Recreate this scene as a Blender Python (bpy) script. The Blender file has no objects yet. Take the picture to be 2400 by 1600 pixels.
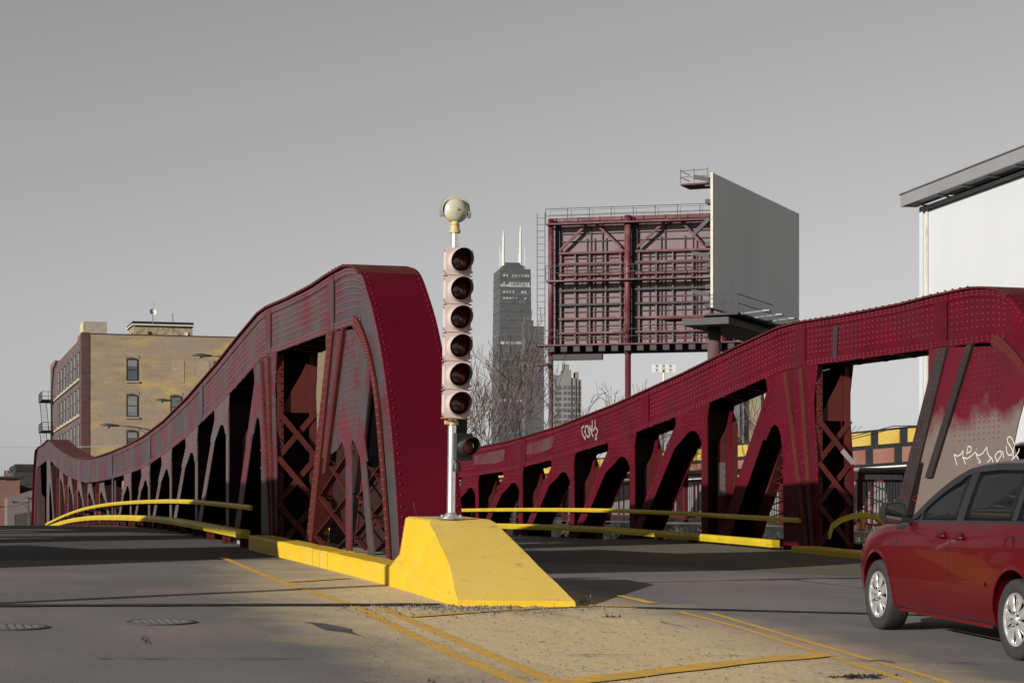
import bpy, math, random
import numpy as np
from mathutils import Vector, Matrix, noise as mnoise
random.seed(7)
SC = bpy.context.scene
COL = SC.collection
R = math.radians

# ------------------------------------------------------------------ camera
F, CX, HZ, CAMZ = 5000.0, 1200.0, 1240.0, 1.75      # focal length, centre and horizon in pixels of a 2400 px wide frame
TH = R(16.0)                                         # the bridge runs 16 degrees to the left of the viewing direction
CT, ST = math.cos(TH), math.sin(TH)
cam_d = bpy.data.cameras.new('camera')
cam = bpy.data.objects.new('camera', cam_d); COL.objects.link(cam)
cam_d.sensor_width = 36.0
cam_d.lens = F / 2400 * 36.0
cam_d.shift_y = (HZ - 800) / 2400
cam_d.clip_start, cam_d.clip_end = 0.5, 30000
cam.location = (0, 0, CAMZ)
cam.rotation_euler = (R(90), 0, 0)
SC.camera = cam

# ------------------------------------------------------------------ sky and sun
SUN_EL = 15.8
TOSUN = Vector((-.72 * math.cos(R(SUN_EL)) / .9973, -.69 * math.cos(R(SUN_EL)) / .9973, math.sin(R(SUN_EL))))
W = bpy.data.worlds.new('World'); SC.world = W; W.use_nodes = True
nt = W.node_tree
bg = nt.nodes['Background']
sky = nt.nodes.new('ShaderNodeTexSky'); sky.sky_type = 'NISHITA'; sky.sun_disc = False
sky.sun_elevation = R(SUN_EL); sky.sun_rotation = math.atan2(-.72, -.69)
sky.altitude = 0; sky.air_density = 1.3; sky.dust_density = 0.6; sky.ozone_density = 1.0
bw = nt.nodes.new('ShaderNodeRGBToBW')
nt.links.new(sky.outputs[0], bw.inputs[0]); nt.links.new(bw.outputs[0], bg.inputs[0])
bg.inputs[1].default_value = 0.055
sd = bpy.data.lights.new('sun', 'SUN'); sd.energy = 5.0; sd.angle = R(.5); sd.color = (1, .965, .91)
so = bpy.data.objects.new('sun', sd); COL.objects.link(so)
so.rotation_euler = TOSUN.to_track_quat('Z', 'Y').to_euler()
SC.view_settings.view_transform = 'Standard'; SC.view_settings.look = 'None'
SC.view_settings.exposure = 0.74; SC.view_settings.gamma = 1
SC.view_settings.use_curve_mapping = False
SC.cycles.max_bounces = 6; SC.cycles.diffuse_bounces = 3; SC.cycles.glossy_bounces = 3
SC.cycles.transparent_max_bounces = 8

# ------------------------------------------------------------------ helpers
class MB:
    """collects faces and becomes ONE mesh object"""
    def __init__(s): s.v = []; s.f = []; s.m = []
    def add(s, vs, fs, m=0):
        o = len(s.v); s.v += [tuple(p) for p in vs]
        s.f += [tuple(i + o for i in f) for f in fs]; s.m += [m] * len(fs)
        return s
    def box(s, x0, x1, y0, y1, z0, z1, m=0):
        v = [(x, y, z) for z in (z0, z1) for y in (y0, y1) for x in (x0, x1)]
        return s.add(v, [(0, 2, 3, 1), (4, 5, 7, 6), (0, 1, 5, 4), (2, 6, 7, 3), (0, 4, 6, 2), (1, 3, 7, 5)], m)
    def bar(s, p, q, w, h, up=(0, 0, 1), m=0):
        p, q = Vector(p), Vector(q); d = (q - p).normalized(); up = Vector(up)
        if abs(d.dot(up)) > .98: up = Vector((1, 0, 0)) if abs(d.x) < .9 else Vector((0, 1, 0))
        a = d.cross(up).normalized() * (w / 2); b = a.cross(d).normalized() * (h / 2)
        v = [c + i * a + j * b for c in (p, q) for i, j in ((-1, -1), (1, -1), (1, 1), (-1, 1))]
        return s.add(v, [(3, 2, 1, 0), (4, 5, 6, 7), (0, 1, 5, 4), (1, 2, 6, 5), (2, 3, 7, 6), (3, 0, 4, 7)], m)
    def tube(s, pts, r, n=8, m=0, caps=True):
        pts = [Vector(p) for p in pts]; rs = r if isinstance(r, (list, tuple)) else [r] * len(pts)
        rings = []; up = None
        for i, p in enumerate(pts):
            d = (pts[min(i + 1, len(pts) - 1)] - pts[max(i - 1, 0)]).normalized()
            if up is None or abs(up.dot(d)) > .95:
                up = Vector((0, 0, 1)) if abs(d.z) < .9 else Vector((1, 0, 0))
            a = d.cross(up).normalized(); b = a.cross(d).normalized(); up = b
            rings.append([p + rs[i] * (math.cos(6.28318 * k / n) * a + math.sin(6.28318 * k / n) * b) for k in range(n)])
        v = [q for r_ in rings for q in r_]; f = []
        for i in range(len(pts) - 1):
            for k in range(n):
                k2 = (k + 1) % n
                f.append((i * n + k, i * n + k2, (i + 1) * n + k2, (i + 1) * n + k))
        if caps: f += [tuple(reversed(range(n))), tuple(range((len(pts) - 1) * n, len(pts) * n))]
        return s.add(v, f, m)
    def lathe(s, prof, o=(0, 0, 0), ax=(0, 0, 1), n=24, m=0):
        """prof: (radius, height) pairs along ax"""
        o = Vector(o); ax = Vector(ax).normalized()
        a = ax.orthogonal().normalized(); b = ax.cross(a)
        v = []; f = []
        for r, h in prof:
            for k in range(n):
                t = 6.283185 * k / n
                v.append(o + ax * h + r * (math.cos(t) * a + math.sin(t) * b))
        for i in range(len(prof) - 1):
            for k in range(n):
                k2 = (k + 1) % n
                f.append((i * n + k, i * n + k2, (i + 1) * n + k2, (i + 1) * n + k))
        return s.add(v, f, m)
    def plate(s, pts, a, b, fn, m=0):
        """pts: 2-D outline, extruded from a to b; fn(p0, p1, t) -> 3-D"""
        n = len(pts)
        v = [fn(p[0], p[1], a) for p in pts] + [fn(p[0], p[1], b) for p in pts]
        f = [tuple(range(n)), tuple(range(2 * n - 1, n - 1, -1))]
        f += [(i + n, (i + 1) % n + n, (i + 1) % n, i) for i in range(n)]
        return s.add(v, f, m)
    def strip(s, A, B, t, m=0, closed=True):
        """band between polylines A and B thickened by vector t"""
        t = Vector(t); n = len(A)
        A = [Vector(p) for p in A]; B = [Vector(p) for p in B]
        v = A + B + [p + t for p in A] + [p + t for p in B]; f = []
        for i in range(n - 1):
            f += [(i, i + 1, n + i + 1, n + i), (2 * n + i, 3 * n + i, 3 * n + i + 1, 2 * n + i + 1),
                  (i, 2 * n + i, 2 * n + i + 1, i + 1), (n + i, n + i + 1, 3 * n + i + 1, 3 * n + i)]
        f += [(0, n, 3 * n, 2 * n), (n - 1, 3 * n - 1, 4 * n - 1, 2 * n - 1)]
        return s.add(v, f, m)
    def mesh(s, name, mats, smooth=False):
        me = bpy.data.meshes.new(name); me.from_pydata(s.v, [], s.f)
        for m in (mats if isinstance(mats, (list, tuple)) else [mats]): me.materials.append(m)
        if max(s.m, default=0): me.polygons.foreach_set('material_index', s.m)
        import bmesh
        bm = bmesh.new(); bm.from_mesh(me); bmesh.ops.recalc_face_normals(bm, faces=bm.faces); bm.to_mesh(me); bm.free()
        if smooth:
            me.polygons.foreach_set('use_smooth', [True] * len(me.polygons))
            if smooth is not True: me.set_sharp_from_angle(angle=R(smooth))
        me.update()
        return me
    def build(s, name, mats, parent=None, smooth=False, **kw):
        return link(name, s.mesh(name, mats, smooth), parent, **kw)

def tag(o, label=None, cat=None, group=None, kind=None):
    if label: o['label'] = label
    if cat: o['category'] = cat
    if group: o['group'] = group
    if kind: o['kind'] = kind
    return o
def link(name, data, parent=None, label=None, cat=None, group=None, kind=None, loc=None, rz=None):
    o = bpy.data.objects.new(name, data); COL.objects.link(o)
    if parent: o.parent = parent
    if loc: o.location = loc
    if rz is not None: o.rotation_euler = (0, 0, rz)
    return tag(o, label, cat, group, kind)
def thing(name, label, cat, loc=(0, 0, 0), rz=0.0, group=None):
    return link(name, None, None, label, cat, group, None, loc, rz)
def kids(o): return [c for c in ALLKIDS() if c.parent == o]
def ALLKIDS(): return list(COL.objects)
def dup(o, parent=None, skip=()):
    """copy a thing with its parts and sub-parts"""
    c = o.copy(); COL.objects.link(c); c.parent = parent
    for ch in [k for k in COL.objects if k.parent == o]:
        if ch.name.split('.')[0] not in skip: dup(ch, c, skip)
    return c
def setmat(o, m, i=0):
    o.material_slots[i].link = 'OBJECT'; o.material_slots[i].material = m
def children(o): return [k for k in COL.objects if k.parent == o]

def at(px, py, d):                                   # a point seen at pixel (px, py), d metres away
    return Vector(((px - CX) / F * d, d, CAMZ + (HZ - py) / F * d))
def to_uv(x, y): return y * CT - x * ST, x * CT + y * ST
def uv(U, V, z=0.0): return Vector((V * CT - U * ST, U * CT + V * ST, z))

# height of the road along the bridge axis, relative to the eye
_gu = np.array([-60, 0, 16, 19, 27, 36, 41, 46, 51, 61, 70.4, 80, 90, 100, 130, 180, 260, 9000.])
_gz = np.array([-3.9, -1.75, -1.105, -.985, -.68, -.40, -.26, -.12, .0, .10, .14, .08, -.12, -.42, -1.4, -2.2, -2.6, -2.6])
_gx = np.arange(-60, 400, .5); _gy = np.interp(_gx, _gu, _gz)
_k = np.ones(13) / 13
_gy = np.concatenate([_gy[:6], np.convolve(_gy, _k, 'valid'), _gy[-6:]])
_gy = np.concatenate([_gy[:6], np.convolve(_gy, _k, 'valid'), _gy[-6:]])
def g(U): return float(np.interp(U, _gx, _gy)) + CAMZ
def gs(U, V):
    """road surface with the right roadway's cross fall"""
    a = min(1, max(0, (V - 7.5) / 9.5)); b = min(1, max(0, (U - 22) / 12))
    return g(U) - .24 * a * b * b * (3 - 2 * b)
def ground_at(px, py):
    """where the sight line through a pixel meets the road, as (U, V)"""
    sl = (HZ - py) / F; tx = (px - CX) / F
    h = lambda d: CAMZ + sl * d - gs(*to_uv(tx * d, d))
    a = 8.0
    while h(a + .5) > 0 and a < 120: a += .5
    b = a + .5
    for _ in range(30):
        c = (a + b) / 2
        if h(c) > 0: a = c
        else: b = c
    return to_uv(tx * a, a)

# ------------------------------------------------------------------ materials
MATS = {}
ALB = .73                                             # darkens every non-metal base colour to balance the raised exposure
def mat(name, col, rough=.6, spec=.4, metal=0., var=.18, scale=3., col2=None, mix=.5, mscale=1.2, sharp=.12, bump=0., bscale=60.,
        fine=0.1, stretch=(1, 1, 1), coat=0.):
    m = bpy.data.materials.new(name); m.use_nodes = True; MATS[name] = m
    N = m.node_tree.nodes; L = m.node_tree.links; P = N['Principled BSDF']
    P.inputs['Roughness'].default_value = rough; P.inputs['Metallic'].default_value = metal
    P.inputs['Specular IOR Level'].default_value = spec
    if coat: P.inputs['Coat Weight'].default_value = coat; P.inputs['Coat Roughness'].default_value = .04
    tc = N.new('ShaderNodeTexCoord'); mp = N.new('ShaderNodeMapping'); mp.inputs['Scale'].default_value = stretch
    L.new(tc.outputs['Object'], mp.inputs[0])
    def noise(sc, det=4, ro=.55):
        n = N.new('ShaderNodeTexNoise'); n.inputs['Scale'].default_value = sc; n.inputs['Detail'].default_value = det
        n.inputs['Roughness'].default_value = ro; L.new(mp.outputs[0], n.inputs['Vector']); return n.outputs['Fac']
    def mixc(fac, a, b):
        x = N.new('ShaderNodeMix'); x.data_type = 'RGBA'
        for i, c in ((6, a), (7, b)):
            if isinstance(c, tuple): x.inputs[i].default_value = (*c, 1)
            else: L.new(c, x.inputs[i])
        L.new(fac, x.inputs[0]); return x.outputs[2]
    def ramp(fac, a, b):
        r = N.new('ShaderNodeMapRange'); r.inputs[1].default_value = a; r.inputs[2].default_value = b
        L.new(fac, r.inputs[0]); return r.outputs[0]
    K = 1.0 if metal else ALB
    c = tuple(x * K for x in col)
    if col2 is not None: col2 = tuple(x * K for x in col2)
    lo = tuple(x * (1 - var) for x in c); hi = tuple(min(1, x * (1 + var)) for x in c)
    out = mixc(ramp(noise(scale), .3, .7), lo, hi)
    if col2 is not None:
        out = mixc(ramp(noise(mscale, 6, .62), mix - sharp, mix + sharp), out, tuple(col2))
    if fine:
        ff = ramp(noise(bscale, 3, .6), .25, .75)
        x = N.new('ShaderNodeMix'); x.data_type = 'RGBA'; x.blend_type = 'MULTIPLY'; x.inputs[0].default_value = 1
        L.new(out, x.inputs[6]); L.new(mixc(ff, (1 - fine,) * 3, (1.,) * 3), x.inputs[7]); out = x.outputs[2]
    L.new(out, P.inputs['Base Color'])
    if bump:
        b = N.new('ShaderNodeBump'); b.inputs['Strength'].default_value = bump; b.inputs['Distance'].default_value = .02
        L.new(noise(bscale, 4), b.inputs['Height']); L.new(b.outputs[0], P.inputs['Normal'])
    return m
def wear(m, sc, lo, hi, col, amt=1., stretch=(1, 1, 1), det=5):
    """chips, rust or grime with an outline of their own on top of a material"""
    N = m.node_tree.nodes; L = m.node_tree.links; P = N['Principled BSDF']; src = P.inputs['Base Color'].links[0].from_socket
    tc = N.new('ShaderNodeTexCoord'); mp = N.new('ShaderNodeMapping'); mp.inputs['Scale'].default_value = stretch; mp.inputs['Location'].default_value = (sc, lo * 7, hi * 3)
    L.new(tc.outputs['Object'], mp.inputs[0])
    n = N.new('ShaderNodeTexNoise'); n.inputs['Scale'].default_value = sc; n.inputs['Detail'].default_value = det; n.inputs['Roughness'].default_value = .65; L.new(mp.outputs[0], n.inputs['Vector'])
    r = N.new('ShaderNodeMapRange'); r.inputs[1].default_value = lo; r.inputs[2].default_value = hi; r.inputs[4].default_value = amt; L.new(n.outputs['Fac'], r.inputs[0])
    x = N.new('ShaderNodeMix'); x.data_type = 'RGBA'; L.new(r.outputs[0], x.inputs[0]); L.new(src, x.inputs[6]); x.inputs[7].default_value = (*col, 1)
    L.new(x.outputs[2], P.inputs['Base Color']); return m

RED = (.084, .0012, .0088)
red_steel = mat('red_steel', RED, .62, .10, var=.28, scale=1.6, col2=(.066, .006, .012), mix=.56, mscale=.9, fine=.12, bscale=40)
red_dull = mat('red_dull', (.075, .012, .009), .65, .2, var=.2, scale=1.5, fine=.15, bscale=50)
red_end = mat('red_end_plate', (.076, .0010, .0085), .50, .12, var=.12, scale=1.2, fine=.06)
red_rivet = mat('red_rivet', (.12, .005, .016), .45, .5, var=.1, fine=0)
sheen_grey_web = mat('sheen_grey_web', (.048, .043, .044), .5, .3, var=.2, scale=1.2, col2=(.075, .010, .017), mix=.53, mscale=.8, sharp=.1, fine=.1)  # grey put into the colour for sky sheen on plates seen at a grazing angle
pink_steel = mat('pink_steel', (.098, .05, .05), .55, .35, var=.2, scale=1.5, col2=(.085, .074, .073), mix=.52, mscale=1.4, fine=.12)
grey_patch = mat('grey_patch_paint', (.105, .086, .084), .6, .3, var=.14, scale=2, col2=(.12, .09, .075), mix=.55, mscale=2.5, fine=.1)
dark_steel = mat('dark_steel', (.03, .02, .02), .6, .3, var=.2)
yellow = mat('yellow_paint', (.60, .375, .008), .55, .35, var=.07, scale=1.5, col2=(.55, .37, .055), mix=.60, mscale=1.1, sharp=.12, fine=.07, bscale=90, bump=.1)
yellow_rail = mat('yellow_rail_paint', (.47, .33, .007), .5, .4, var=.12, scale=2, fine=.08)
wear(red_steel, 1.8, .58, .72, (.022, .006, .006), .6, (1, 1, .3))
wear(red_steel, 7, .64, .70, (.060, .022, .010), .6)
wear(red_end, 2.5, .60, .72, (.030, .002, .004), .6, (1, 1, .15))
wear(sheen_grey_web, 6, .60, .68, (.05, .012, .014), .7)
wear(yellow, 22, .655, .69, (.10, .075, .03), .8)
wear(yellow, 3.2, .60, .72, (.30, .21, .05), .45, (1, 1, .3))
wear(yellow, 9, .66, .72, (.22, .15, .05), .5)
wear(yellow_rail, 8, .62, .70, (.12, .09, .03), .7)
line_paint = mat('yellow_line_paint', (.78, .43, .05), .7, .2, var=.1, scale=4, col2=(.52, .36, .12), mix=.54, mscale=7, sharp=.14, fine=.25, bscale=70)
tar = mat('tar', (.016, .016, .018), .7, .2, var=.3, scale=6)
# ------------------------------------------------------------------ ground, river, roads
def road_mat(name, base, dust=None, grate=False):
    m = mat(name, base, .85, .2, var=.16, scale=.35, fine=.22, bscale=55, bump=.35)
    N = m.node_tree.nodes; L = m.node_tree.links; P = N['Principled BSDF']
    src = P.inputs['Base Color'].links[0].from_socket
    tc = N.new('ShaderNodeTexCoord')
    def noise(sc, det=5, stretch=None):
        n = N.new('ShaderNodeTexNoise'); n.inputs['Scale'].default_value = sc; n.inputs['Detail'].default_value = det
        if stretch:
            mp = N.new('ShaderNodeMapping'); mp.inputs['Scale'].default_value = stretch
            L.new(tc.outputs['Object'], mp.inputs[0]); L.new(mp.outputs[0], n.inputs['Vector'])
        else: L.new(tc.outputs['Object'], n.inputs['Vector'])
        return n.outputs['Fac']
    def rng(s, a, b, c=0., d=1.):
        r = N.new('ShaderNodeMapRange'); r.inputs[1].default_value = a; r.inputs[2].default_value = b
        r.inputs[3].default_value = c; r.inputs[4].default_value = d; L.new(s, r.inputs[0]); return r.outputs[0]
    def mul(a, b):
        x = N.new('ShaderNodeMath'); x.operation = 'MULTIPLY'
        for i, q in ((0, a), (1, b)):
            if isinstance(q, float): x.inputs[i].default_value = q
            else: L.new(q, x.inputs[i])
        return x.outputs[0]
    def mixc(fac, a, c):
        x = N.new('ShaderNodeMix'); x.data_type = 'RGBA'; L.new(fac, x.inputs[0]); L.new(a, x.inputs[6]); x.inputs[7].default_value = (*c, 1); return x.outputs[2]
    # reddish worn patches
    out = mixc(mul(rng(noise(.28), .50, .66), .5), src, (base[0] * 1.12, base[1] * .80, base[2] * .82))
    if dust:
        # pale sandy grit that has settled round the island between the lanes
        mp = N.new('ShaderNodeMapping'); mp.vector_type = 'TEXTURE'; L.new(tc.outputs['Object'], mp.inputs[0])
        mp.inputs['Location'].default_value = (dust[0], dust[1], 0); mp.inputs['Scale'].default_value = (dust[2], dust[3], 400)
        ln = N.new('ShaderNodeVectorMath'); ln.operation = 'LENGTH'; L.new(mp.outputs[0], ln.inputs[0])
        ad = N.new('ShaderNodeMath'); ad.operation = 'MULTIPLY_ADD'; L.new(noise(1.1), ad.inputs[0]); ad.inputs[1].default_value = .55
        L.new(ln.outputs['Value'], ad.inputs[2])
        f = rng(ad.outputs[0], 1.58, .80)
        out = mixc(mul(f, .92), out, (.49, .37, .225))
        sp = rng(noise(21, 4), .585, .66)
        out = mixc(mul(mul(sp, f), .85), out, (.10, .095, .105))
        sp2 = rng(noise(13, 6), .53, .62)
        out = mixc(mul(mul(sp2, f), .55), out, (.46, .35, .06))
    # streaks and stains along the lanes
    out = mixc(mul(rng(noise(1.0, 4, (2.2, .16, 1)), .56, .74), .38), out, tuple(x * .55 for x in base))
    out = mixc(mul(rng(noise(7.0, 2, (.5, 2.4, 1)), .66, .72), .6), out, tuple(x * .4 for x in base))
    L.new(out, P.inputs['Base Color'])
    return m
concrete = road_mat('road_concrete', (.165, .157, .152), dust=(5.9, 20.0, 2.0, 12.0))
deck_mat = road_mat('bridge_deck_surface', (.085, .082, .08))
soil = mat('soil', (.12, .10, .075), .9, .1, var=.3, scale=.2, col2=(.16, .15, .12), mscale=.05, mix=.5, fine=.3, bscale=8)
walk = mat('sidewalk_concrete', (.24, .22, .19), .85, .2, var=.12, scale=.6, fine=.15)

def sheet(name, us, vs, z, m, **kw):
    """a surface over a grid in bridge coordinates (local x = across, local y = along)"""
    b = MB(); n = len(vs)
    for U in us:
        for V in vs: b.v.append((V, U, z(U, V)))
    for i in range(len(us) - 1):
        for j in range(n - 1):
            b.f.append((i * n + j, i * n + j + 1, (i + 1) * n + j + 1, (i + 1) * n + j)); b.m.append(0)
    o = b.build(name, m, None, True, **kw); o.rotation_euler = (0, 0, TH)
    return o
def terrain(U, V):
    if 47 <= U <= 93: return CAMZ - 7.0
    if U > 93: return min(g(U), CAMZ - .5) - .25
    lo = 0 if V < 21 else min(1.0, (V - 21) / 4) * .6
    return g(U) - .12 - lo
us = list(range(-60, 46, 2)) + [46.9, 47, 60, 80, 93, 93.1] + list(range(94, 260, 4)) + [300, 400, 600, 1000, 2000, 4000, 9000]
vs = [-4000, -1500, -500, -150, -60, -30, -14, -5, 5, 15, 20.9, 21, 25, 40, 80, 200, 600, 2000, 5000]
sheet('ground', us, vs, terrain, soil, kind='structure')
river_m = mat('river_water', (.02, .026, .026), .08, .5, var=.1, bump=.2, bscale=1.5, fine=0)
sheet('river', [46.5, 70, 93.5], [-1500, -200, 0, 200, 1500], lambda U, V: CAMZ - 5.2, river_m, kind='structure')

AP = sheet('approach_road', [-40 + i for i in range(0, 74)] + [33.6], [-16, -10, -4, 0, 3, 6, 7.5, 12, 17, 18.2], lambda U, V: gs(U, V), concrete, kind='structure')
deckL = sheet('bridge_deck', [33.62 + i for i in range(0, 75)], [-3.3, 0, 3, 6.2], lambda U, V: g(U) - .004, deck_mat, kind='structure')
deckR = sheet('bridge_deck', [33.62 + i for i in range(0, 75)], [7.55, 10, 13, 17.0], lambda U, V: gs(U, V) - .004, deck_mat, kind='structure')
sheet('far_road', [108.6 + 2 * i for i in range(60)], [-16, 0, 18.2], lambda U, V: g(U) - .01, concrete, kind='structure')
sheet('sidewalk', [22 + i for i in range(0, 88)], [18.25, 20.6], lambda U, V: g(U) + .16, walk, kind='structure')
def slab(name, us, V0, V1, dz, drop, m, parent=None, **kw):
    """a long raised slab that follows the road"""
    b = MB(); n = len(us)
    for U in us:
        for V, z in ((V0, g(U) - drop), (V0, g(U) + dz), (V1, g(U) + dz), (V1, g(U) - drop)): b.v.append((V, U, z))
    for i in range(n - 1):
        for k in range(3): b.f.append((4 * i + k, 4 * i + k + 1, 4 * i + k + 5, 4 * i + k + 4)); b.m.append(0)
    b.f += [(0, 1, 2, 3), tuple(4 * (n - 1) + k for k in (3, 2, 1, 0))]; b.m += [0, 0]
    o = b.build(name, m, parent, **kw)
    if not parent: o.rotation_euler = (0, 0, TH)
    return o
slab('median_paving', [28.8 + i for i in range(0, 14)], 6.36, 7.7, .13, .2, walk, kind='structure')

# painted lines, joints and cracks: thin ribbons that follow the road
def ribbon(name, px, width, m, lift=.006, uvpts=None, jit=0., parent=None, dash=None, taper=False):
    pts = uvpts or [ground_at(*p) for p in px]
    P = []
    for (a, b), (c, d) in zip(pts, pts[1:]):
        n = max(1, int(math.hypot(c - a, d - b) / .25))
        P += [(a + (c - a) * i / n, b + (d - b) * i / n) for i in range(n)]
    P.append(pts[-1])
    b = MB(); L = []
    for i, (U, V) in enumerate(P):
        q, r = P[max(i - 1, 0)], P[min(i + 1, len(P) - 1)]
        du, dv = r[0] - q[0], r[1] - q[1]; l = math.hypot(du, dv) or 1
        w = width / 2 * (1 + jit * (random.random() - .5) * 2) * (max(.06, math.sin(math.pi * i / (len(P) - 1))) if taper else 1)
        for s in (-1, 1):
            u2, v2 = U - dv / l * w * s, V + du / l * w * s
            b.v.append((v2, u2, gs(u2, v2) + lift))
    for i in range(len(P) - 1):
        if dash and random.random() < dash: continue
        b.f.append((2 * i, 2 * i + 1, 2 * i + 3, 2 * i + 2)); b.m.append(0)
    return b.build(name, m, parent or AP)
def ext(pts, n=1):
    return pts
ribbon('yellow_line', [(520, 1306), (600, 1340), (678, 1370), (753, 1394), (838, 1423), (940, 1476), (1076, 1540), (1219, 1600), (1420, 1686)], .125, line_paint, jit=.12)
ribbon('yellow_line', [(886, 1418), (957, 1452), (1052, 1493), (1161, 1540), (1297, 1597), (1500, 1680)], .125, line_paint, jit=.12)
ribbon('yellow_line', [(1592, 1433), (1725, 1468), (1929, 1532), (2100, 1588), (2500, 1720)], .075, line_paint, jit=.12)
ribbon('yellow_line', [(1664, 1436), (1861, 1494), (2014, 1539), (2130, 1572), (2500, 1685)], .07, line_paint, jit=.12)
ribbon('yellow_line', [(960, 1446), (1178, 1430), (1300, 1424), (1392, 1420), (1480, 1422)], .15, line_paint, .010, jit=.15)
ribbon('yellow_line', [(1170, 1622), (1334, 1600), (1518, 1578), (1742, 1552), (1935, 1535)], .27, line_paint, .010, jit=.15)
ribbon('yellow_line', [(680, 1364), (821, 1355)], .12, line_paint, .010, jit=.2)
ribbon('yellow_line', [(1450, 1396), (1531, 1415)], .12, line_paint, .010, jit=.2)
joint_d = mat('dark_joint_filler', (.030, .029, .031), .85, .1, var=.4, scale=3, col2=(.10, .095, .09), mix=.66, mscale=5)
ribbon('tar_joint', [(-60, 1420), (300, 1419), (600, 1418), (870, 1418), (980, 1417)], .30, joint_d, .012, jit=.25)
ribbon('tar_joint', [(980, 1417), (1085, 1416)], .2, joint_d, .012, jit=.5, dash=.3)
ribbon('tar_joint', [(1480, 1424), (1780, 1432), (2100, 1440), (2500, 1452)], .15, joint_d, .012, jit=.3)
joint_m = mat('pale_joint', (.20, .185, .17), .8, .2)
for px in ([(1453, 1281), (1504, 1304), (1647, 1326), (1769, 1343)], [(1643, 1299), (1780, 1320), (1912, 1336)], [(1400, 1270), (1590, 1296)], [(1850, 1358), (2030, 1378)]):
    ribbon('pale_joint', px, .045, joint_m, .008, jit=.3)
def crack(px, width=.03, gap=.45):
    pts = [ground_at(*p) for p in px]
    for (a, b), (c, d) in zip(pts, pts[1:]):
        L = math.hypot(c - a, d - b); s = 0
        while s < L:
            l = random.uniform(.3, 1.1)
            if random.random() > gap:
                n = 7; P = []
                for i in range(n):
                    q = min(1, (s + l * i / (n - 1)) / L); P.append((a + (c - a) * q + random.gauss(0, .018), b + (d - b) * q + random.gauss(0, .018)))
                ribbon('crack', None, width * random.uniform(.5, 1.3), tar, .014, uvpts=P, jit=.6, taper=True)
            s += l * .9
for px in ([(-60, 1548), (250, 1545), (500, 1546), (800, 1544)], [(800, 1544), (1060, 1540), (1300, 1537), (1582, 1537)], [(1582, 1537), (1800, 1540), (2080, 1552), (2500, 1560)], [(970, 1545), (990, 1572), (1010, 1600)], [(330, 1490), (345, 1510), (340, 1535)], [(1500, 1440), (1560, 1462), (1650, 1480)]):
    crack(px)
crack([(-60, 1408), (300, 1403)], .03, .6)
# skid stain
stain = mat('rubber_stain', (.05, .05, .055), .85, .1, var=.3, scale=5)
ribbon('rubber_stain', [(712, 1458), (745, 1462), (790, 1475), (850, 1491)], .16, mat('oil_stain', (.085, .083, .082), .8, .2, var=.3, scale=6), .008, jit=.7, taper=True)
# broken asphalt bits and gravel
random.seed(3)
grit = MB()
for i in range(2200):
    if i < 1100:
        px, py = random.gauss(1110, 150), 1418 + abs(random.gauss(0, 11)); s = random.uniform(.006, .018)
    else:
        px, py = random.uniform(850, 2100), random.uniform(1425, 1600); s = random.uniform(.004, .012)
        if px > 1500 + (py - 1420) * 3.2: continue
    U, V = ground_at(px, py); z = gs(U, V) + .006
    a = random.random() * 6.28
    q = [(V + s * math.cos(a + k * 2.09), U + s * math.sin(a + k * 2.09) * 1.2, z) for k in range(3)]
    grit.add(q + [(V, U, z + s * random.uniform(.6, 1.2))], [(0, 1, 3), (1, 2, 3), (2, 0, 3)])
o = grit.build('gravel', mat('grit', (.12, .112, .11), .9, .1, var=.7, scale=9), None, kind='stuff'); o.rotation_euler = (0, 0, TH)
for i, (px, py, n, sp, lab) in enumerate(((2010, 1587, 26, .13, 'clump of dark torn scrap lying on the road inside the yellow lines'),
                                     (1432, 1446, 5, .05, 'small dark strip of rubber lying just in front of the yellow island'))):
    U0, V0 = ground_at(px, py); b = MB()
    for k in range(n * 2):
        x, y = random.gauss(0, sp), random.gauss(0, sp * .6); s = random.uniform(.008, .028); a = random.random() * 6
        q = [(x + s * 1.3 * math.cos(a + k_ * 1.57) * random.uniform(.6, 1.2), y + s * 1.3 * math.sin(a + k_ * 1.57) * random.uniform(.6, 1.2), .004 + random.random() * .012) for k_ in range(4)]; b.add(q + [(x, y, .012 + random.random() * .022)], [(0, 1, 4), (1, 2, 4), (2, 3, 4), (3, 0, 4), (3, 2, 1, 0)])
    b.build('road_debris', tar, None, kind='stuff', label=lab, cat='debris', loc=uv(U0, V0, gs(U0, V0)), rz=TH)
# manhole covers
iron2 = mat('iron_ring', (.06, .058, .056), .7, .2, fine=.2)
iron = mat('cast_iron', (.175, .168, .163), .75, .15, var=.2, scale=8, fine=.3)
def manhole(px, py, r, lab):
    U, V = ground_at(px, py)
    sl = math.atan(g(U + .5) - g(U - .5))
    t = thing('manhole_cover', lab, 'manhole cover', uv(U, V, g(U)), 0, 'manhole covers in the left lane')
    t.rotation_euler = (sl, 0, TH)
    MB().lathe([(r, .004), (r, .012), (r * .9, .012), (r * .9, .007)], n=40).build('ring', iron2, t)
    b = MB().lathe([(r * .89, .004), (r * .88, .011), (.001, .011)], n=40)
    b.build('lid', iron, t)
    k = MB()
    for i in range(-3, 4):
        for j in range(-3, 4):
            if i * i + j * j < 12: k.box(i * r * .22 - .02, i * r * .22 + .02, j * r * .22 - .02, j * r * .22 + .02, .011, .017)
    k.build('lug', iron, t)
manhole(378, 1458, .34, 'round iron manhole cover seen whole in the grey lane left of the double yellow line')
manhole(28, 1470, .34, 'round iron manhole cover cut off by the left edge of the picture')
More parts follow.
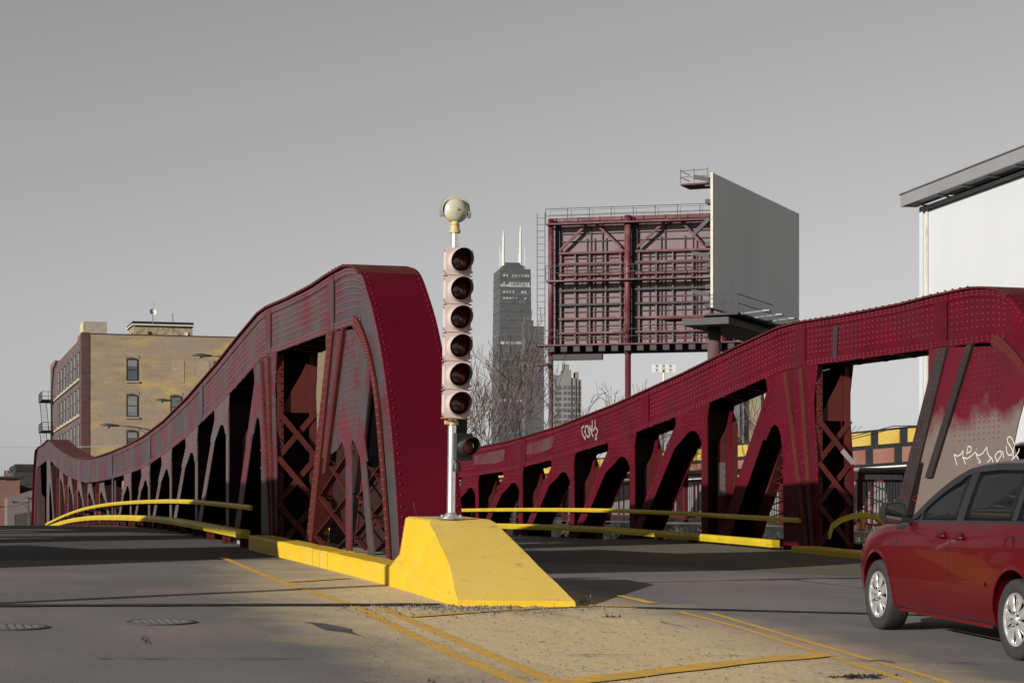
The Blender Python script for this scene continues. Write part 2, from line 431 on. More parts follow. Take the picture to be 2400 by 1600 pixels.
# ------------------------------------------------------------------ bridge trusses
P_ = 4.9                                             # panel length
U0 = 70.4                                            # mid-span, along the bridge
VA, VB, VC = 6.98, 17.68, -3.72                      # the three truss lines
HWD = .38                                            # half width of a truss
TOPP = [(0, 2.48), (1, 2.5), (2, 2.58), (3, 2.78), (4, 3.12), (5, 3.56), (5.6, 3.87), (6.1, 4.10), (6.3, 4.12), (6.7, 4.06), (7.2, 4.02), (7.6, 4.05), (7.78, 4.03)]
BOTP = [(0, 1.65), (1, 1.67), (2, 1.73), (3, 1.95), (4, 2.24), (5, 2.66), (5.6, 2.96), (6.15, 3.24), (6.4, 3.24), (6.8, 3.2), (7.3, 3.16), (7.9, 3.1)]
ARC_O = [(7.78, 4.03), (7.92, 3.95), (8.03, 3.78), (8.13, 3.42), (8.21, 3.08), (8.27, 2.75), (8.34, 2.3), (8.40, 1.8), (8.45, 1.3), (8.49, .75), (8.525, .15), (8.55, -.4), (8.57, -1.1)]
ARC_I = [(7.78, 3.11), (7.88, 3.09), (7.96, 3.0), (8.03, 2.84), (8.09, 2.66), (8.14, 2.46), (8.20, 2.15), (8.25, 1.75), (8.29, 1.25), (8.33, .7), (8.37, .15), (8.40, -.4), (8.42, -1.1)]
def cr(pts, n=4):
    """Catmull-Rom through 2-D points"""
    out = []
    for i in range(len(pts) - 1):
        p = [np.array(pts[max(0, min(len(pts) - 1, i + k))], float) for k in (-1, 0, 1, 2)]
        for j in range(n):
            t = j / n
            out.append(tuple(.5 * (2 * p[1] + (p[2] - p[0]) * t + (2 * p[0] - 5 * p[1] + 4 * p[2] - p[3]) * t * t + (3 * p[1] - p[0] - 3 * p[2] + p[3]) * t ** 3)))
    return out + [tuple(pts[-1])]
ARC_O, ARC_I = cr(ARC_O), cr(ARC_I)
def top(k): return float(np.interp(k, [p[0] for p in TOPP], [p[1] for p in TOPP]))
def bot(k): return float(np.interp(k, [p[0] for p in BOTP], [p[1] for p in BOTP]))
KS = sorted(set([i * .25 for i in range(0, 32)] + [7.78, 5.6, 6.1, 6.3]))
CHORD_T = [(k, top(k)) for k in KS]
CHORD_B = [(k, bot(k)) for k in KS]
EDGE_T = CHORD_T[:-1] + ARC_O
EDGE_B = CHORD_B[:-1] + ARC_I
def p3(w, k, z): return (w, -P_ * k, z)
def lerp2(a, b, t): return (a[0] + (b[0] - a[0]) * t, a[1] + (b[1] - a[1]) * t)
def offset_edge(t0, t1):
    A = [lerp2(a, b, t0) for a, b in zip(EDGE_T, EDGE_B)]
    B = [lerp2(a, b, t1) for a, b in zip(EDGE_T, EDGE_B)]
    return A, B
RV = MB()
def rivet(w, k, z, r=.021, side=-1):
    """a domed rivet head on a face looking along local x"""
    n = 5; v = []
    for rr, h in ((r, 0), (r * .72, r * .55)):
        for i in range(n):
            t = 6.2832 * i / n
            v.append((w + side * h, -P_ * k + rr * math.cos(t), z + rr * math.sin(t)))
    v.append((w + side * r * .8, -P_ * k, z))
    f = [(i, (i + 1) % n, n + (i + 1) % n, n + i) for i in range(n)] + [(n + i, n + (i + 1) % n, 2 * n) for i in range(n)]
    RV.add(v, f)
def rivet_f(w, k, z, r=.021, ny=-1.0, nz=0.0):
    """a rivet head on a face looking along the truss"""
    n = 5; v = []; y = -P_ * k
    for rr, h in ((r, 0), (r * .72, r * .55)):
        for i in range(n):
            t = 6.2832 * i / n
            c, s = rr * math.cos(t), rr * math.sin(t)
            v.append((w + c, y + ny * h - nz * s, z + nz * h + ny * s * -1 * -1))
    v.append((w, y + ny * r * .8, z + nz * r * .8))
    f = [(i, (i + 1) % n, n + (i + 1) % n, n + i) for i in range(n)] + [(n + i, n + (i + 1) % n, 2 * n) for i in range(n)]
    RV.add(v, f)
def row(w, a, b, step, r=.021, side=-1):
    L = math.hypot((b[0] - a[0]) * P_, b[1] - a[1]); n = max(1, int(L / step))
    for i in range(n + 1):
        p = lerp2(a, b, i / n); rivet(w, p[0], p[1], r, side)

rust_grey = mat('faded_red_steel', (.085, .012, .020), .55, .3, var=.2, scale=1, col2=(.050, .042, .042), mix=.52, mscale=1.3, sharp=.06, fine=.12)
inner = mat('shade_dark_inner_steel', (.024, .008, .008), .7, .15, var=.3)  # near-black colour stands in for the shade inside the truss members
brown_bar = mat('brown_bar', (.026, .019, .018), .55, .3, var=.25, scale=1.5)
def make_truss():
    t = thing('bridge_truss', '', 'bridge truss', (0, 0, 0), TH)
    # chord webs, one plate in each plane
    for w in (-HWD, HWD - .03):
        MB().strip([p3(w, *p) for p in EDGE_T], [p3(w, *p) for p in EDGE_B], (.03, 0, 0)).build('chord_web', sheen_grey_web, t)
    # flange angles along the edges of the near plane
    for (a, b) in ((.0, .14), (.86, 1.0)):
        A, B = offset_edge(a, b)
        MB().strip([p3(-HWD - .016, *p) for p in A], [p3(-HWD - .016, *p) for p in B], (.016, 0, 0)).build('flange_angle', red_steel, t)
    # cover plate over the chord and curved end plate
    n = len(CHORD_T) + 8
    MB().strip([p3(-HWD - .07, k, z + .004) for k, z in EDGE_T[:n]], [p3(HWD + .07, k, z + .004) for k, z in EDGE_T[:n]], (0, 0, .035)).build('cover_plate', red_dull, t)
    b = MB(); A = EDGE_T[n - 6:]
    b.strip([p3(-HWD - .03, k + .003, z + .008) for k, z in A], [p3(HWD + .12, k + .003, z + .008) for k, z in A], (0, -.016, .012))
    ep = b.build('end_plate', red_end, t, 40)
    # inside angle of the end leg (dull red) on the near plane
    A = [lerp2(a, b_, 1.02) for a, b_ in zip(ARC_O, ARC_I)][6:]; B = [lerp2(a, b_, .80) for a, b_ in zip(ARC_O, ARC_I)][6:]
    MB().strip([p3(-HWD - .045, *p) for p in A], [p3(-HWD - .045, *p) for p in B], (.028, 0, 0)).build('leg_angle', red_dull, t)
    MB().strip([p3(-HWD - .045, *p) for p in A], [p3(-HWD + .16, *p) for p in A], (0, .02, 0)).build('leg_angle', red_dull, t)
    MB().strip([p3(HWD - .16, *p) for p in A], [p3(HWD, *p) for p in A], (0, .02, 0)).build('leg_angle', red_dull, t)
    # splice plates
    for k, w_ in ((.06, .07), (2.3, .06), (4.45, .05), (6.33, .05), (7.55, .05)):
        q = [(k - w_, top(k - w_) - .02), (k + w_, top(k + w_) - .02), (k + w_, bot(k + w_) + .02), (k - w_, bot(k - w_) + .02)]
        MB().plate(q, -HWD - .028, -HWD - .014, lambda a, c, s: p3(s, a, c)).build('splice_plate', red_steel, t)
    # bottom lacing of the chord
    lb = MB(); k = .2
    while k < 7.6:
        lb.bar(p3(-HWD, k, bot(k)), p3(HWD, k + .12, bot(k + .12)), .07, .014); k += .12
        lb.bar(p3(HWD, k, bot(k)), p3(-HWD, k + .12, bot(k + .12)), .07, .014); k += .12
    lb.build('chord_lacing', red_dull, t, kind='stuff')
    # panel members: gusset, upright and diagonal in both planes
    WB = .20
    for node in (1, 2, 3, 4, 5):
        kc = node + .08; zc = bot(kc)
        zl, zr = bot(kc - .2), bot(kc + .2)
        ksc = min(1, (zc + .4) / 2.6)
        f1 = .75 * ksc; f2 = .52 * ksc
        dl = lambda z: kc - .08 - (zc - z) * .92 / (zc + .95)           # centre line of the diagonal
        pts = [(kc - .22, zl + .05), (kc - .20, zc - .3 * ksc), (dl(zc - f1) - .075, zc - f1), (dl(zc - f1) + .055, zc - f1 - .06),
               (kc - .085, zc - f2 - .06), (kc - .04, zc - f2 + .03), (kc + .01, zc - f2 + .06), (kc + .06, zc - f2 + .03), (kc + .10, zc - f2 - .07), (kc + .12, zc - f1 + .05),
               (kc + .2, zc - f1 + .05), (kc + .2, zc - .25), (kc + .235, zr + .05)]
        for w in (-HWD - .012, WB):
            MB().plate(pts, w, w + .02, lambda a, c, s: p3(s, a, c)).build('gusset_plate', red_steel, t)
        for row_z in np.arange(zc - f2 * .8, zc - .06, .11):
            for kk in np.arange(kc - .17, kc + .19, .036): 
                if random.random() < .75: rivet(-HWD - .012, kk, row_z, .017)
        u = MB()
        for w in (-HWD, WB): u.plate([(kc + .125, zc + .1), (kc + .2, zc + .1), (kc + .2, -1.1), (kc + .125, -1.1)], w, w + .018, lambda a, c, s: p3(s, a, c))
        u.build('upright', red_steel, t)
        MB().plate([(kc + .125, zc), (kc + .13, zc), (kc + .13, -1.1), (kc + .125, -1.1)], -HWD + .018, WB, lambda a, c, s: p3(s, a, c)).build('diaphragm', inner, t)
        MB().plate([(kc + .125, zc + .1), (kc + .205, zc - .35), (kc + .205, -1.1), (kc + .185, -1.1), (kc + .185, zc - .4)], WB + .02, WB + .14, lambda a, c, s: p3(s, a, c)).build('upright_angle', red_dull, t)
        fc = MB().plate([(-.06, -1.1), (WB, -1.1), (WB, zc - .25), (.12, zc - .5), (-.06, zc - .8)], kc + .158, kc + .161, lambda a, c, s: p3(a, s, c)); fc.build('upright_face', red_dull, t)
        for zz in np.arange(-.6, zc - .5, .2): rivet_f(.10, kc + .163, zz, .016)
        row(-HWD, (kc + .19, zc - f1), (kc + .19, -.5), .2, .016)
        d = MB(); e = .055
        zb = -.95; kb = kc - 1.0
        q = [(kc - .08 - e * 1.25, zc), (kc - .08 + e, zc), (kb + e, zb), (kb - e * 1.25, zb)]
        for w in (-HWD + .004, WB - .004): d.plate(q, w, w + .018, lambda a, c, s: p3(s, a, c))
        q2 = [(kc - .08 - e * 1.2, zc), (kc - .08 - e * 1.1, zc), (kb - e * 1.1, zb), (kb - e * 1.2, zb)]
        d.build('diagonal', red_steel, t)
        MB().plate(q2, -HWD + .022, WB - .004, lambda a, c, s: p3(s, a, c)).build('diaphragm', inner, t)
        row(-HWD + .004, (dl(zc - f1 * 1.15) - e * .8, zc - f1 * 1.15), (kb - e * .8, zb), .17, .016)
        # lower gusset at the deck
        lg = [(kc - 1 + .22, -.9), (kc - 1 + .23, -.35), (kc - 1 + .17, -.1), (kc - 1 + .1, -.3), (kc - 1 + .0, -.1), (kc - 1 - .14, -.35), (kc - 1 - .14, -.9)]
        MB().plate(lg, -HWD - .012, -HWD + .004, lambda a, c, s: p3(s, a, c)).build('lower_gusset', red_steel, t)
    # mid-span double upright
    for k in (.05,):
        u = MB()
        for w in (-HWD, WB): u.plate([(k, bot(k)), (k + .05, bot(k)), (k + .05, -1), (k, -1)], w, w + .02, lambda a, c, s: p3(s, a, c))
        u.build('upright', red_steel, t)
    # the tall gusset and laced frame at the sixth panel
    pts = [(5.96, bot(5.96) + .04), (6.0, 2.75), (5.95, 2.35), (5.85, 1.9), (5.97, 1.85), (6.02, 2.08), (6.06, 2.16), (6.1, 2.1), (6.13, 1.9), (6.15, 1.4), (6.16, -1), (6.5, -1), (6.5, 1.2), (6.46, 2.5), (6.50, bot(6.5) + .04)]
    for w in (-HWD - .012, HWD - .02):
        MB().plate(pts, w, w + .02, lambda a, c, s: p3(s, a, c)).build('gusset_plate', red_steel, t)
    d = MB()
    for w in (-HWD, HWD - .03): d.plate([(5.98, 2.9), (6.05, 2.5), (5.40, -.95), (5.27, -.95)], w, w + .02, lambda a, c, s: p3(s, a, c))
    d.build('diagonal', red_steel, t)
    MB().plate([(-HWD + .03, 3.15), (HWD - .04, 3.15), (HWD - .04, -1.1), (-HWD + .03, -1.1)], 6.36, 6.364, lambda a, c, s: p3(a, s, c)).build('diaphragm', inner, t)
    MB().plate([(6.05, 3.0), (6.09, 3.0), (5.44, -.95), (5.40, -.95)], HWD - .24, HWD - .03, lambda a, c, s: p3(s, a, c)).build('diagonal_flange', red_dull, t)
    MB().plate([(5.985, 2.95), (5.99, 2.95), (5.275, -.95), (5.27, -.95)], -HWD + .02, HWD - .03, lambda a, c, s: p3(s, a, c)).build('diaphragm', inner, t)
    for a, c_ in (((6.17, 3.18), (6.44, .3)), ((6.33, 3.2), (6.47, .3))):
        d = MB()
        d.plate([(a[0], a[1]), (a[0] + .035, a[1]), (c_[0] + .035, c_[1] - 1.3), (c_[0], c_[1] - 1.3)], -HWD - .06, -HWD - .012, lambda p, q, s: p3(s, p, q))
        d.build('stiffener_angle', red_dull, t)
        row(-HWD - .06, (a[0] + .02, a[1] - .1), (c_[0] + .02, c_[1]), .16, .017)
    for i in range(7):                               # lattice between diagonal and plate
        z = .2 + i * .27; kl = 5.44 + (z + .95) * .65 / 3.5
        for s_ in (0, 1):
            MB().bar(p3(HWD - .2 + .02 * s_, kl - .03, z + .3 * s_), p3(HWD - .2 + .02 * s_, 6.17, z + .3 * (1 - s_)), .012, .06, (1, 0, 0)).build('lacing_bar', red_dull, t)
    # cross frame on the face of that post
    for i, z in enumerate((-.35, .48, 1.31)):
        for s_ in (-1, 1):
            a = p3(-s_ * HWD * .93, 6.49 - .008 * s_, z); c_ = p3(s_ * HWD * .93, 6.49 - .008 * s_, z + .83)
            MB().bar(a, c_, .1, .014, (0, -1, 0)).build('cross_brace', red_dull, t)
    MB().plate([(HWD - .02, 3.1), (HWD - .02, 2.14), (-HWD + .1, 2.14), (-HWD + .25, 2.45), (HWD - .28, 2.85), (HWD - .16, 3.1)], 6.46, 6.463, lambda a, c, s: p3(a, s, c)).build('knee_plate', red_dull, t)
    for w in (-HWD + .02, HWD - .14):
        MB().plate([(w, 3.2), (w + .12, 3.2), (w + .12, -1), (w, -1)], 6.475, 6.479, lambda a, c, s: p3(a, s, c)).build('post_flange', red_dull, t)
    for z in np.arange(.2, 3.0, .13): rivet_f(-HWD + .08, 6.482, z, .018)
    for kk in np.arange(6.0, 6.5, .07):
        for z in np.arange(1.0, 3.15, .17):
            if not (kk < 6.14 and z < 2.2) and random.random() < .8: rivet(-HWD - .012, kk, z, .018)
    # end panel: great gusset with fork, leaning strut and legs
    pts = [(7.46, bot(7.46) + .03), (7.96, 3.0), (8.03, 2.84), (8.09, 2.66), (8.135, 2.4), (8.13, 2.05), (8.09, 1.7), (8.06, 1.35), (8.10, 1.0), (7.99, 1.1), (7.925, 1.3), (7.89, 1.36), (7.86, 1.25), (7.85, 1.0), (7.79, 1.0), (7.76, 1.25), (7.72, 1.36), (7.66, 1.25), (7.44, 1.15), (7.33, 1.2), (7.45, 2.3)]
    MB().plate(pts, -HWD - .012, -HWD + .008, lambda a, c, s: p3(s, a, c)).build('gusset_plate', rust_grey, t)
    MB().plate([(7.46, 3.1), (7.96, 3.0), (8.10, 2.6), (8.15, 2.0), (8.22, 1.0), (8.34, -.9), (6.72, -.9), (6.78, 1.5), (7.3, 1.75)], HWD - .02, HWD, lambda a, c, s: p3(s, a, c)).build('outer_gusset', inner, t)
    for w in (-HWD - .008, HWD - .02):
        MB().plate([(7.78, 1.4), (7.87, 1.4), (7.87, -1), (7.78, -1)], w, w + .02, lambda a, c, s: p3(s, a, c)).build('upright', red_steel, t)
        MB().plate([(7.95, 1.6), (8.05, 1.25), (8.26, -1), (8.17, -1)], w, w + .02, lambda a, c, s: p3(s, a, c)).build('leg_strut', red_steel, t)
    MB().plate([(7.52, 3.1), (7.60, 3.1), (7.14, -1), (7.03, -1)], HWD - .05, HWD - .02, lambda a, c, s: p3(s, a, c)).build('leaning_strut', red_dull, t)
    st = MB()
    st.plate([(7.53, 3.12), (7.60, 3.12), (7.15, -1), (7.05, -1)], -HWD - .05, -HWD - .014, lambda a, c, s: p3(s, a, c))
    st.plate([(7.60, 3.12), (7.61, 3.12), (7.16, -1), (7.15, -1)], -HWD - .05, -HWD + .22, lambda a, c, s: p3(s, a, c))
    st.build('leaning_strut', red_dull, t)
    for o_ in (.016, .05): row(-HWD - .05, (7.53 + o_, 3.05), (7.05 + o_ * 1.3, -.9), .14, .019)
    b2 = MB().plate([(7.76, 3.1), (7.80, 3.1), (7.50, .9), (7.45, .9)], -HWD - .07, -HWD - .012, lambda a, c, s: p3(s, a, c))
    b2.build('stiffener_angle', red_dull, t)
    for kk in np.arange(7.66, 7.97, .034):
        for z in np.arange(1.5, 3.05, .095):
            if kk > 7.62 + (z - 1.0) * .06 and random.random() < .82: rivet(-HWD - .012, kk, z, .019)
    for i, z in enumerate((-.75, -.1, .55)):
        for s_ in (0, 1):
            kl = lambda z_: 7.15 + (z_ + 1) * .45 / 4.1
            za, zc_ = (z, z + .65) if s_ else (z + .65, z)
            MB().bar(p3(-HWD + .03 + .03 * s_, kl(za), za), p3(-HWD + .03 + .03 * s_, 7.8, zc_), .016, .1 if s_ else .085, (1, 0, 0)).build('lacing_bar', red_dull, t)
            MB().bar(p3(HWD - .09 + .03 * s_, kl(za), za), p3(HWD - .09 + .03 * s_, 7.8, zc_), .016, .085, (1, 0, 0)).build('lacing_bar', red_dull, t)
    row(-HWD - .008, (8.0, 1.2), (8.2, -.9), .17, .018); row(-HWD - .008, (8.03, 1.0), (8.24, -.9), .17, .018)
    row(-HWD - .008, (7.825, 1.1), (7.825, -.9), .15, .018)
    # lower chord and floor beams under the deck
    MB().box(-HWD, HWD, -P_ * 8.4, 0, -1.5, -.95).build('lower_chord', red_dull, t)
    # rivets: rows along the chord
    for fr in (.04, .10, .22, .34, .46, .58, .70, .90, .96):
        edge = fr in (.04, .10, .90, .96)
        k = .3
        while k < 8.0:
            if k < 4.3 and not edge:
                near = min(abs(k - c_) for c_ in (.06, 1.08, 2.3, 3.08, 4.08, 4.45))
                ok = near < (.28 if k > 2.9 else .16)
            else: ok = True
            if ok:
                zt, zb_ = (top(k), bot(k)) if k < 7.75 else (np.interp(k, [p[0] for p in ARC_O], [p[1] for p in ARC_O]), bot(min(k, 7.9)))
                if zt - zb_ > .3 or edge: rivet(-HWD - (.016 if edge else 0), k, zt + (zb_ - zt) * fr, .018 if k < 4.4 else .025)
            k += (.037 if k > 4.4 else .03)
    # rivets along the leg, both edges of the end plate and the top cover
    for i in range(6, len(ARC_O) - 1):
        for fr in (.07, .16):
            q = lerp2(ARC_O[i], ARC_I[i], fr); rivet(-HWD - .016, *q, .02)
        for fr in (.85, .95):
            q = lerp2(ARC_O[i], ARC_I[i], fr); rivet(-HWD - .045, *q, .02)
        a, c_ = ARC_O[i], ARC_O[i + 1]
        dy, dz = -(c_[0] - a[0]) * P_, c_[1] - a[1]; l = math.hypot(dy, dz)
        ny, nz = dz / l, -dy / l
        if ny > 0: ny, nz = -ny, -nz
        for w in (-HWD + .03, HWD + .06): rivet_f(w, a[0] + .008, a[1] + .02, .017, ny, abs(nz))
    k = .2
    while k < 7.8:
        for w in (-HWD - .03, HWD + .03): rivet_f(w, k, top(k) + .045, .026 if k > 5 else .02, 0, 1)
        k += .055 if k > 3 else .09
    RV.build('rivets', red_rivet, t, 40, kind='stuff')
    return t
TR = make_truss()
def place_truss(o, V, lab, grp, far=False, sinking=CAMZ):
    o.location = uv(U0, V, sinking)
    o.rotation_euler = (0, 0, TH + (math.pi if far else 0))
    o['label'] = lab; o['group'] = grp
    return o
GN, GF = 'near leaf trusses of the bascule bridge', 'far leaf trusses of the bascule bridge'
place_truss(TR, VA, 'riveted truss with grey chord and curved red end plate behind the yellow island', GN)
tB = place_truss(dup(TR), VB, 'riveted red truss with white graffiti, rising to the right behind the red car', GN)
tC = place_truss(dup(TR, None, ('rivets', 'chord_lacing')), VC, 'riveted red bridge truss left of the left roadway, outside the picture', GN)
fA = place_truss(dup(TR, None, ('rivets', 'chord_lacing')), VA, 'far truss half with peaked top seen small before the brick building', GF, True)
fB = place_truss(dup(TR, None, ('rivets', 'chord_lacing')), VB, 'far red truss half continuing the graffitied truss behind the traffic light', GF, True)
for tr in (tB, tC, fB):
    for c in children(tr):
        for i, s in enumerate(c.material_slots):
            if s.material in (sheen_grey_web, rust_grey): setmat(c, red_steel, i)
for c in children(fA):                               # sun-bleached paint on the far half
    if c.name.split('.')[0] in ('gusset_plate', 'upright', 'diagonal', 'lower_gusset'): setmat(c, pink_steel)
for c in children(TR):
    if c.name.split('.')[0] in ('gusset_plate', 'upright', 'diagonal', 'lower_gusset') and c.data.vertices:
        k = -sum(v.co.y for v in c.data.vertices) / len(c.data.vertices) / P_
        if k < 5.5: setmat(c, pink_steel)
for c in children(TR):
    n_ = c.name.split('.')[0]; k = -sum(v.co.y for v in c.data.vertices) / max(1, len(c.data.vertices)) / P_
    if n_ in ('flange_angle', 'splice_plate'): setmat(c, sheen_grey_web)
    if n_ in ('gusset_plate', 'upright', 'diagonal', 'leg_strut') and k >= 5.5: setmat(c, rust_grey)
for c in children(tB):
    n_ = c.name.split('.')[0]
    if n_ in ('leaning_strut', 'stiffener_angle') and -min(v.co.y for v in c.data.vertices) / P_ > 7.4: setmat(c, brown_bar)
# grey over-painting and graffiti on the right truss
def kz(px, py, V=VB - HWD):
    """a pixel on the near plane of a truss -> (panel, height)"""
    d = V * F / CT / (px + 233.7)
    return ((U0 * CT + V * ST - d) / (P_ * CT), (HZ - py) / F * d)
faded = mat('faded_patch', (.088, .040, .044), .6, .2, var=.2, scale=2, col2=(.078, .012, .018), mix=.5, mscale=1.2)
def patch(px, parent, m, w=-HWD - .012, name='paint_patch'):
    # V is the plane the pixels lie on; the ratio k -> local y is exact for the bridge frame
    q = [kz(*p) for p in px]
    return MB().plate(q, w - .006, w - .002, lambda a, c, s: p3(s, a, c)).build(name, m, parent)
patch([(1112, 1068), (1184, 1052), (1182, 1079), (1160, 1086), (1112, 1088)], tB, faded, -HWD)
patch([(1232, 1043), (1300, 1021), (1294, 1050), (1260, 1062), (1234, 1066)], tB, faded, -HWD)
over = mat('overpainted_red', RED, .55, .3, var=.2, scale=.8, fine=.1)
def overpaint():
    m = over; N = m.node_tree.nodes; L = m.node_tree.links; P = N['Principled BSDF']
    src = P.inputs['Base Color'].links[0].from_socket; tc = N.new('ShaderNodeTexCoord'); sx = N.new('ShaderNodeSeparateXYZ'); L.new(tc.outputs['Object'], sx.inputs[0])
    n = N.new('ShaderNodeTexNoise'); n.inputs['Scale'].default_value = 1.6; n.inputs['Detail'].default_value = 4; L.new(tc.outputs['Object'], n.inputs['Vector'])
    a = N.new('ShaderNodeMath'); a.operation = 'MULTIPLY_ADD'; L.new(n.outputs['Fac'], a.inputs[0]); a.inputs[1].default_value = 1.3; L.new(sx.outputs['Z'], a.inputs[2])
    r = N.new('ShaderNodeMapRange'); r.inputs[1].default_value = 2.75; r.inputs[2].default_value = 2.25; L.new(a.outputs[0], r.inputs[0])
    n2 = N.new('ShaderNodeTexNoise'); n2.inputs['Scale'].default_value = 1.1; n2.inputs['Detail'].default_value = 6; L.new(tc.outputs['Object'], n2.inputs['Vector'])
    c = N.new('ShaderNodeMix'); c.data_type = 'RGBA'; c.inputs[6].default_value = (.088, .076, .071, 1); c.inputs[7].default_value = (.115, .077, .058, 1); L.new(n2.outputs['Fac'], c.inputs[0])
    x = N.new('ShaderNodeMix'); x.data_type = 'RGBA'; L.new(r.outputs[0], x.inputs[0]); L.new(src, x.inputs[6]); L.new(c.outputs[2], x.inputs[7]); L.new(x.outputs[2], P.inputs['Base Color'])
overpaint()
MB().plate([(7.33, .1), (7.47, 1.7), (7.62, 1.75), (7.75, 1.75), (7.9, 1.75), (8.05, 1.6), (8.12, .1)], -HWD - .016, -HWD - .0125, lambda a, c, s: p3(s, a, c)).build('lower_web_plate', over, tB)
for c in children(tB):
    if c.name.split('.')[0] == 'gusset_plate' and min(-v.co.y for v in c.data.vertices) / P_ > 7.2: setmat(c, over)
dk = mat('chord_stain', (.035, .02, .024), .6, .3)
patch([(1955, 765), (1966, 762), (1963, 840), (1954, 842)], tB, dk, -HWD - .016)
spray2 = mat('old_spray_paint', (.27, .22, .22), .7, .2, var=.2, scale=4)
spray = mat('white_spray_paint', (.52, .5, .47), .7, .2, var=.1)
def stroke(mb, pts, w, w0):
    for a, b in zip(pts, pts[1:]):
        A = p3(w0, *kz(*a)); B = p3(w0, *kz(*b)); mb.bar(A, B, w, .004, (1, 0, 0))
gr = MB()
z2 = lambda L: [(1330 + x / 15.68, 960 + y / 15.68) for x, y in L]
for L in ([(560, 640), (575, 860), (690, 1090), (720, 880), (650, 780)], [(650, 600), (560, 660)], [(700, 900), (690, 620), (780, 590), (830, 880)],
          [(740, 920), (800, 1010), (880, 920), (830, 800), (840, 580)], [(840, 600), (930, 870), (990, 990)], [(900, 560), (920, 860)], [(940, 370), (955, 620), (920, 860)],
          [(1050, 370), (1060, 620), (960, 780), (1000, 760), (1060, 640), (1160, 790), (1090, 960), (1050, 1080)], [(1060, 900), (1120, 1080), (1040, 1070)]):
    gr = MB(); stroke(gr, z2(L), .05, -HWD - .026); gr.build('graffiti_stroke', spray2, tB)
gr = MB()
z3 = lambda L: [(2200 + x / 11.76, 980 + y / 11.76) for x, y in L]
for L in ([(540, 1290), (500, 1130), (460, 990), (560, 1045), (650, 990), (715, 880), (700, 1060), (780, 1260)], [(720, 1080), (830, 1110), (960, 1020), (1060, 920), (1090, 1060), (1200, 1210), (1130, 1225)],
          [(810, 970), (850, 770), (930, 780), (935, 900), (810, 975)], [(1075, 835), (1085, 850)], [(1080, 990), (1150, 1020), (1260, 960), (1365, 790), (1380, 930), (1440, 1070), (1510, 1090), (1380, 1215)], [(1510, 1100), (1535, 1215)],
          [(1650, 1200), (1590, 1020), (1680, 920), (1760, 900), (1760, 1030), (1650, 1195)], [(1800, 900), (1830, 1090)],
          [(1900, 760), (1915, 920), (1960, 1010), (2050, 1010), (2085, 900), (2000, 740), (1935, 650), (1935, 540), (1990, 500), (2050, 540), (2130, 720), (2100, 900), (2090, 1120)],
          [(2260, 830), (2240, 920), (2150, 1050), (2010, 1195)], [(2190, 1030), (2270, 1190)]):
    gr = MB(); stroke(gr, z3(L), .02, -HWD - .024); gr.build('graffiti_stroke', spray, tB)
for z_, k_ in ((.95, 5), ):
    MB().plate([(-.05, .75), (.13, .75), (.13, 1.5), (-.05, 1.5)], k_ + .08 + .1615, k_ + .08 + .1625, lambda a, c, q: p3(a, q, c)).build('paint_patch', grey_patch, tB)
MB().bar(p3(.12, 6.505, 1.55), p3(.36, 6.505, 1.30), .1, .012, (0, -1, 0)).build('paint_patch', mat('pale_patch', (.30, .25, .22), .6, .2), tB)
for c in children(tB):
    if c.name.split('.')[0] == 'outer_gusset': bpy.data.objects.remove(c)
# ------------------------------------------------------------------ guard rails and kerbs
def rail(name, us, V, dz, h, th, label, kind_post=None, group=None, cross=False, p_step=2.2):
    zf = (lambda U: gs(U, V)) if cross else g
    U_0 = us[0]; base = uv(U_0, V, zf(U_0))
    t = thing(name, label, 'guard rail', base, TH, group)
    b = MB(); n = len(us)
    for U in us:
        z = zf(U) - zf(U_0) + dz
        for x, zz in ((-th / 2, z - h / 2), (-th / 2 - .012, z), (-th / 2, z + h / 2), (th / 2, z + h / 2), (th / 2, z - h / 2)): b.v.append((x, U - U_0, zz))
    for i in range(n - 1):
        for k in range(5): b.f.append((5 * i + k, 5 * i + (k + 1) % 5, 5 * i + 5 + (k + 1) % 5, 5 * i + 5 + k)); b.m.append(0)
    b.f += [tuple(range(5)), tuple(5 * (n - 1) + k for k in range(4, -1, -1))]; b.m += [0, 0]
    b.build('beam', yellow_rail, t)
    if kind_post:
        U = us[0] + .3
        while U < us[-1]:
            z = zf(U) - zf(U_0)
            q = MB()
            q.box(-.01, .012, U - U_0 - .09, U - U_0 + .09, z - .3, z + dz - h / 2)
            q.box(-.05, .09, U - U_0 - .09, U - U_0 - .075, z - .3, z + dz - h / 2)
            q.box(-.05, .09, U - U_0 + .075, U - U_0 + .09, z - .3, z + dz - h / 2)
            q.build('post', red_dull, t); U += p_step
    return t
ul = lambda a, b, s=1.0: list(np.arange(a, b, s)) + [b]
RG = 'yellow guard rails on the bridge trusses'
rail('guard_rail', ul(40.9, 101), 6.5, .68, .10, .05, 'upper yellow rail fixed along the truss behind the island, left roadway side', group=RG)
rail('guard_rail', ul(38.5, 104), 6.02, .24, .145, .16, 'lower yellow rail on short red posts beside the left roadway', True, RG)
rail('guard_rail', ul(39.2, 101), 17.2, .73, .10, .05, 'upper yellow rail fixed along the graffitied truss, above the right roadway', group=RG, cross=True)
rail('guard_rail', ul(39.6, 104), 16.85, .25, .15, .16, 'lower yellow rail on short red posts at the edge of the right roadway', True, RG, True)
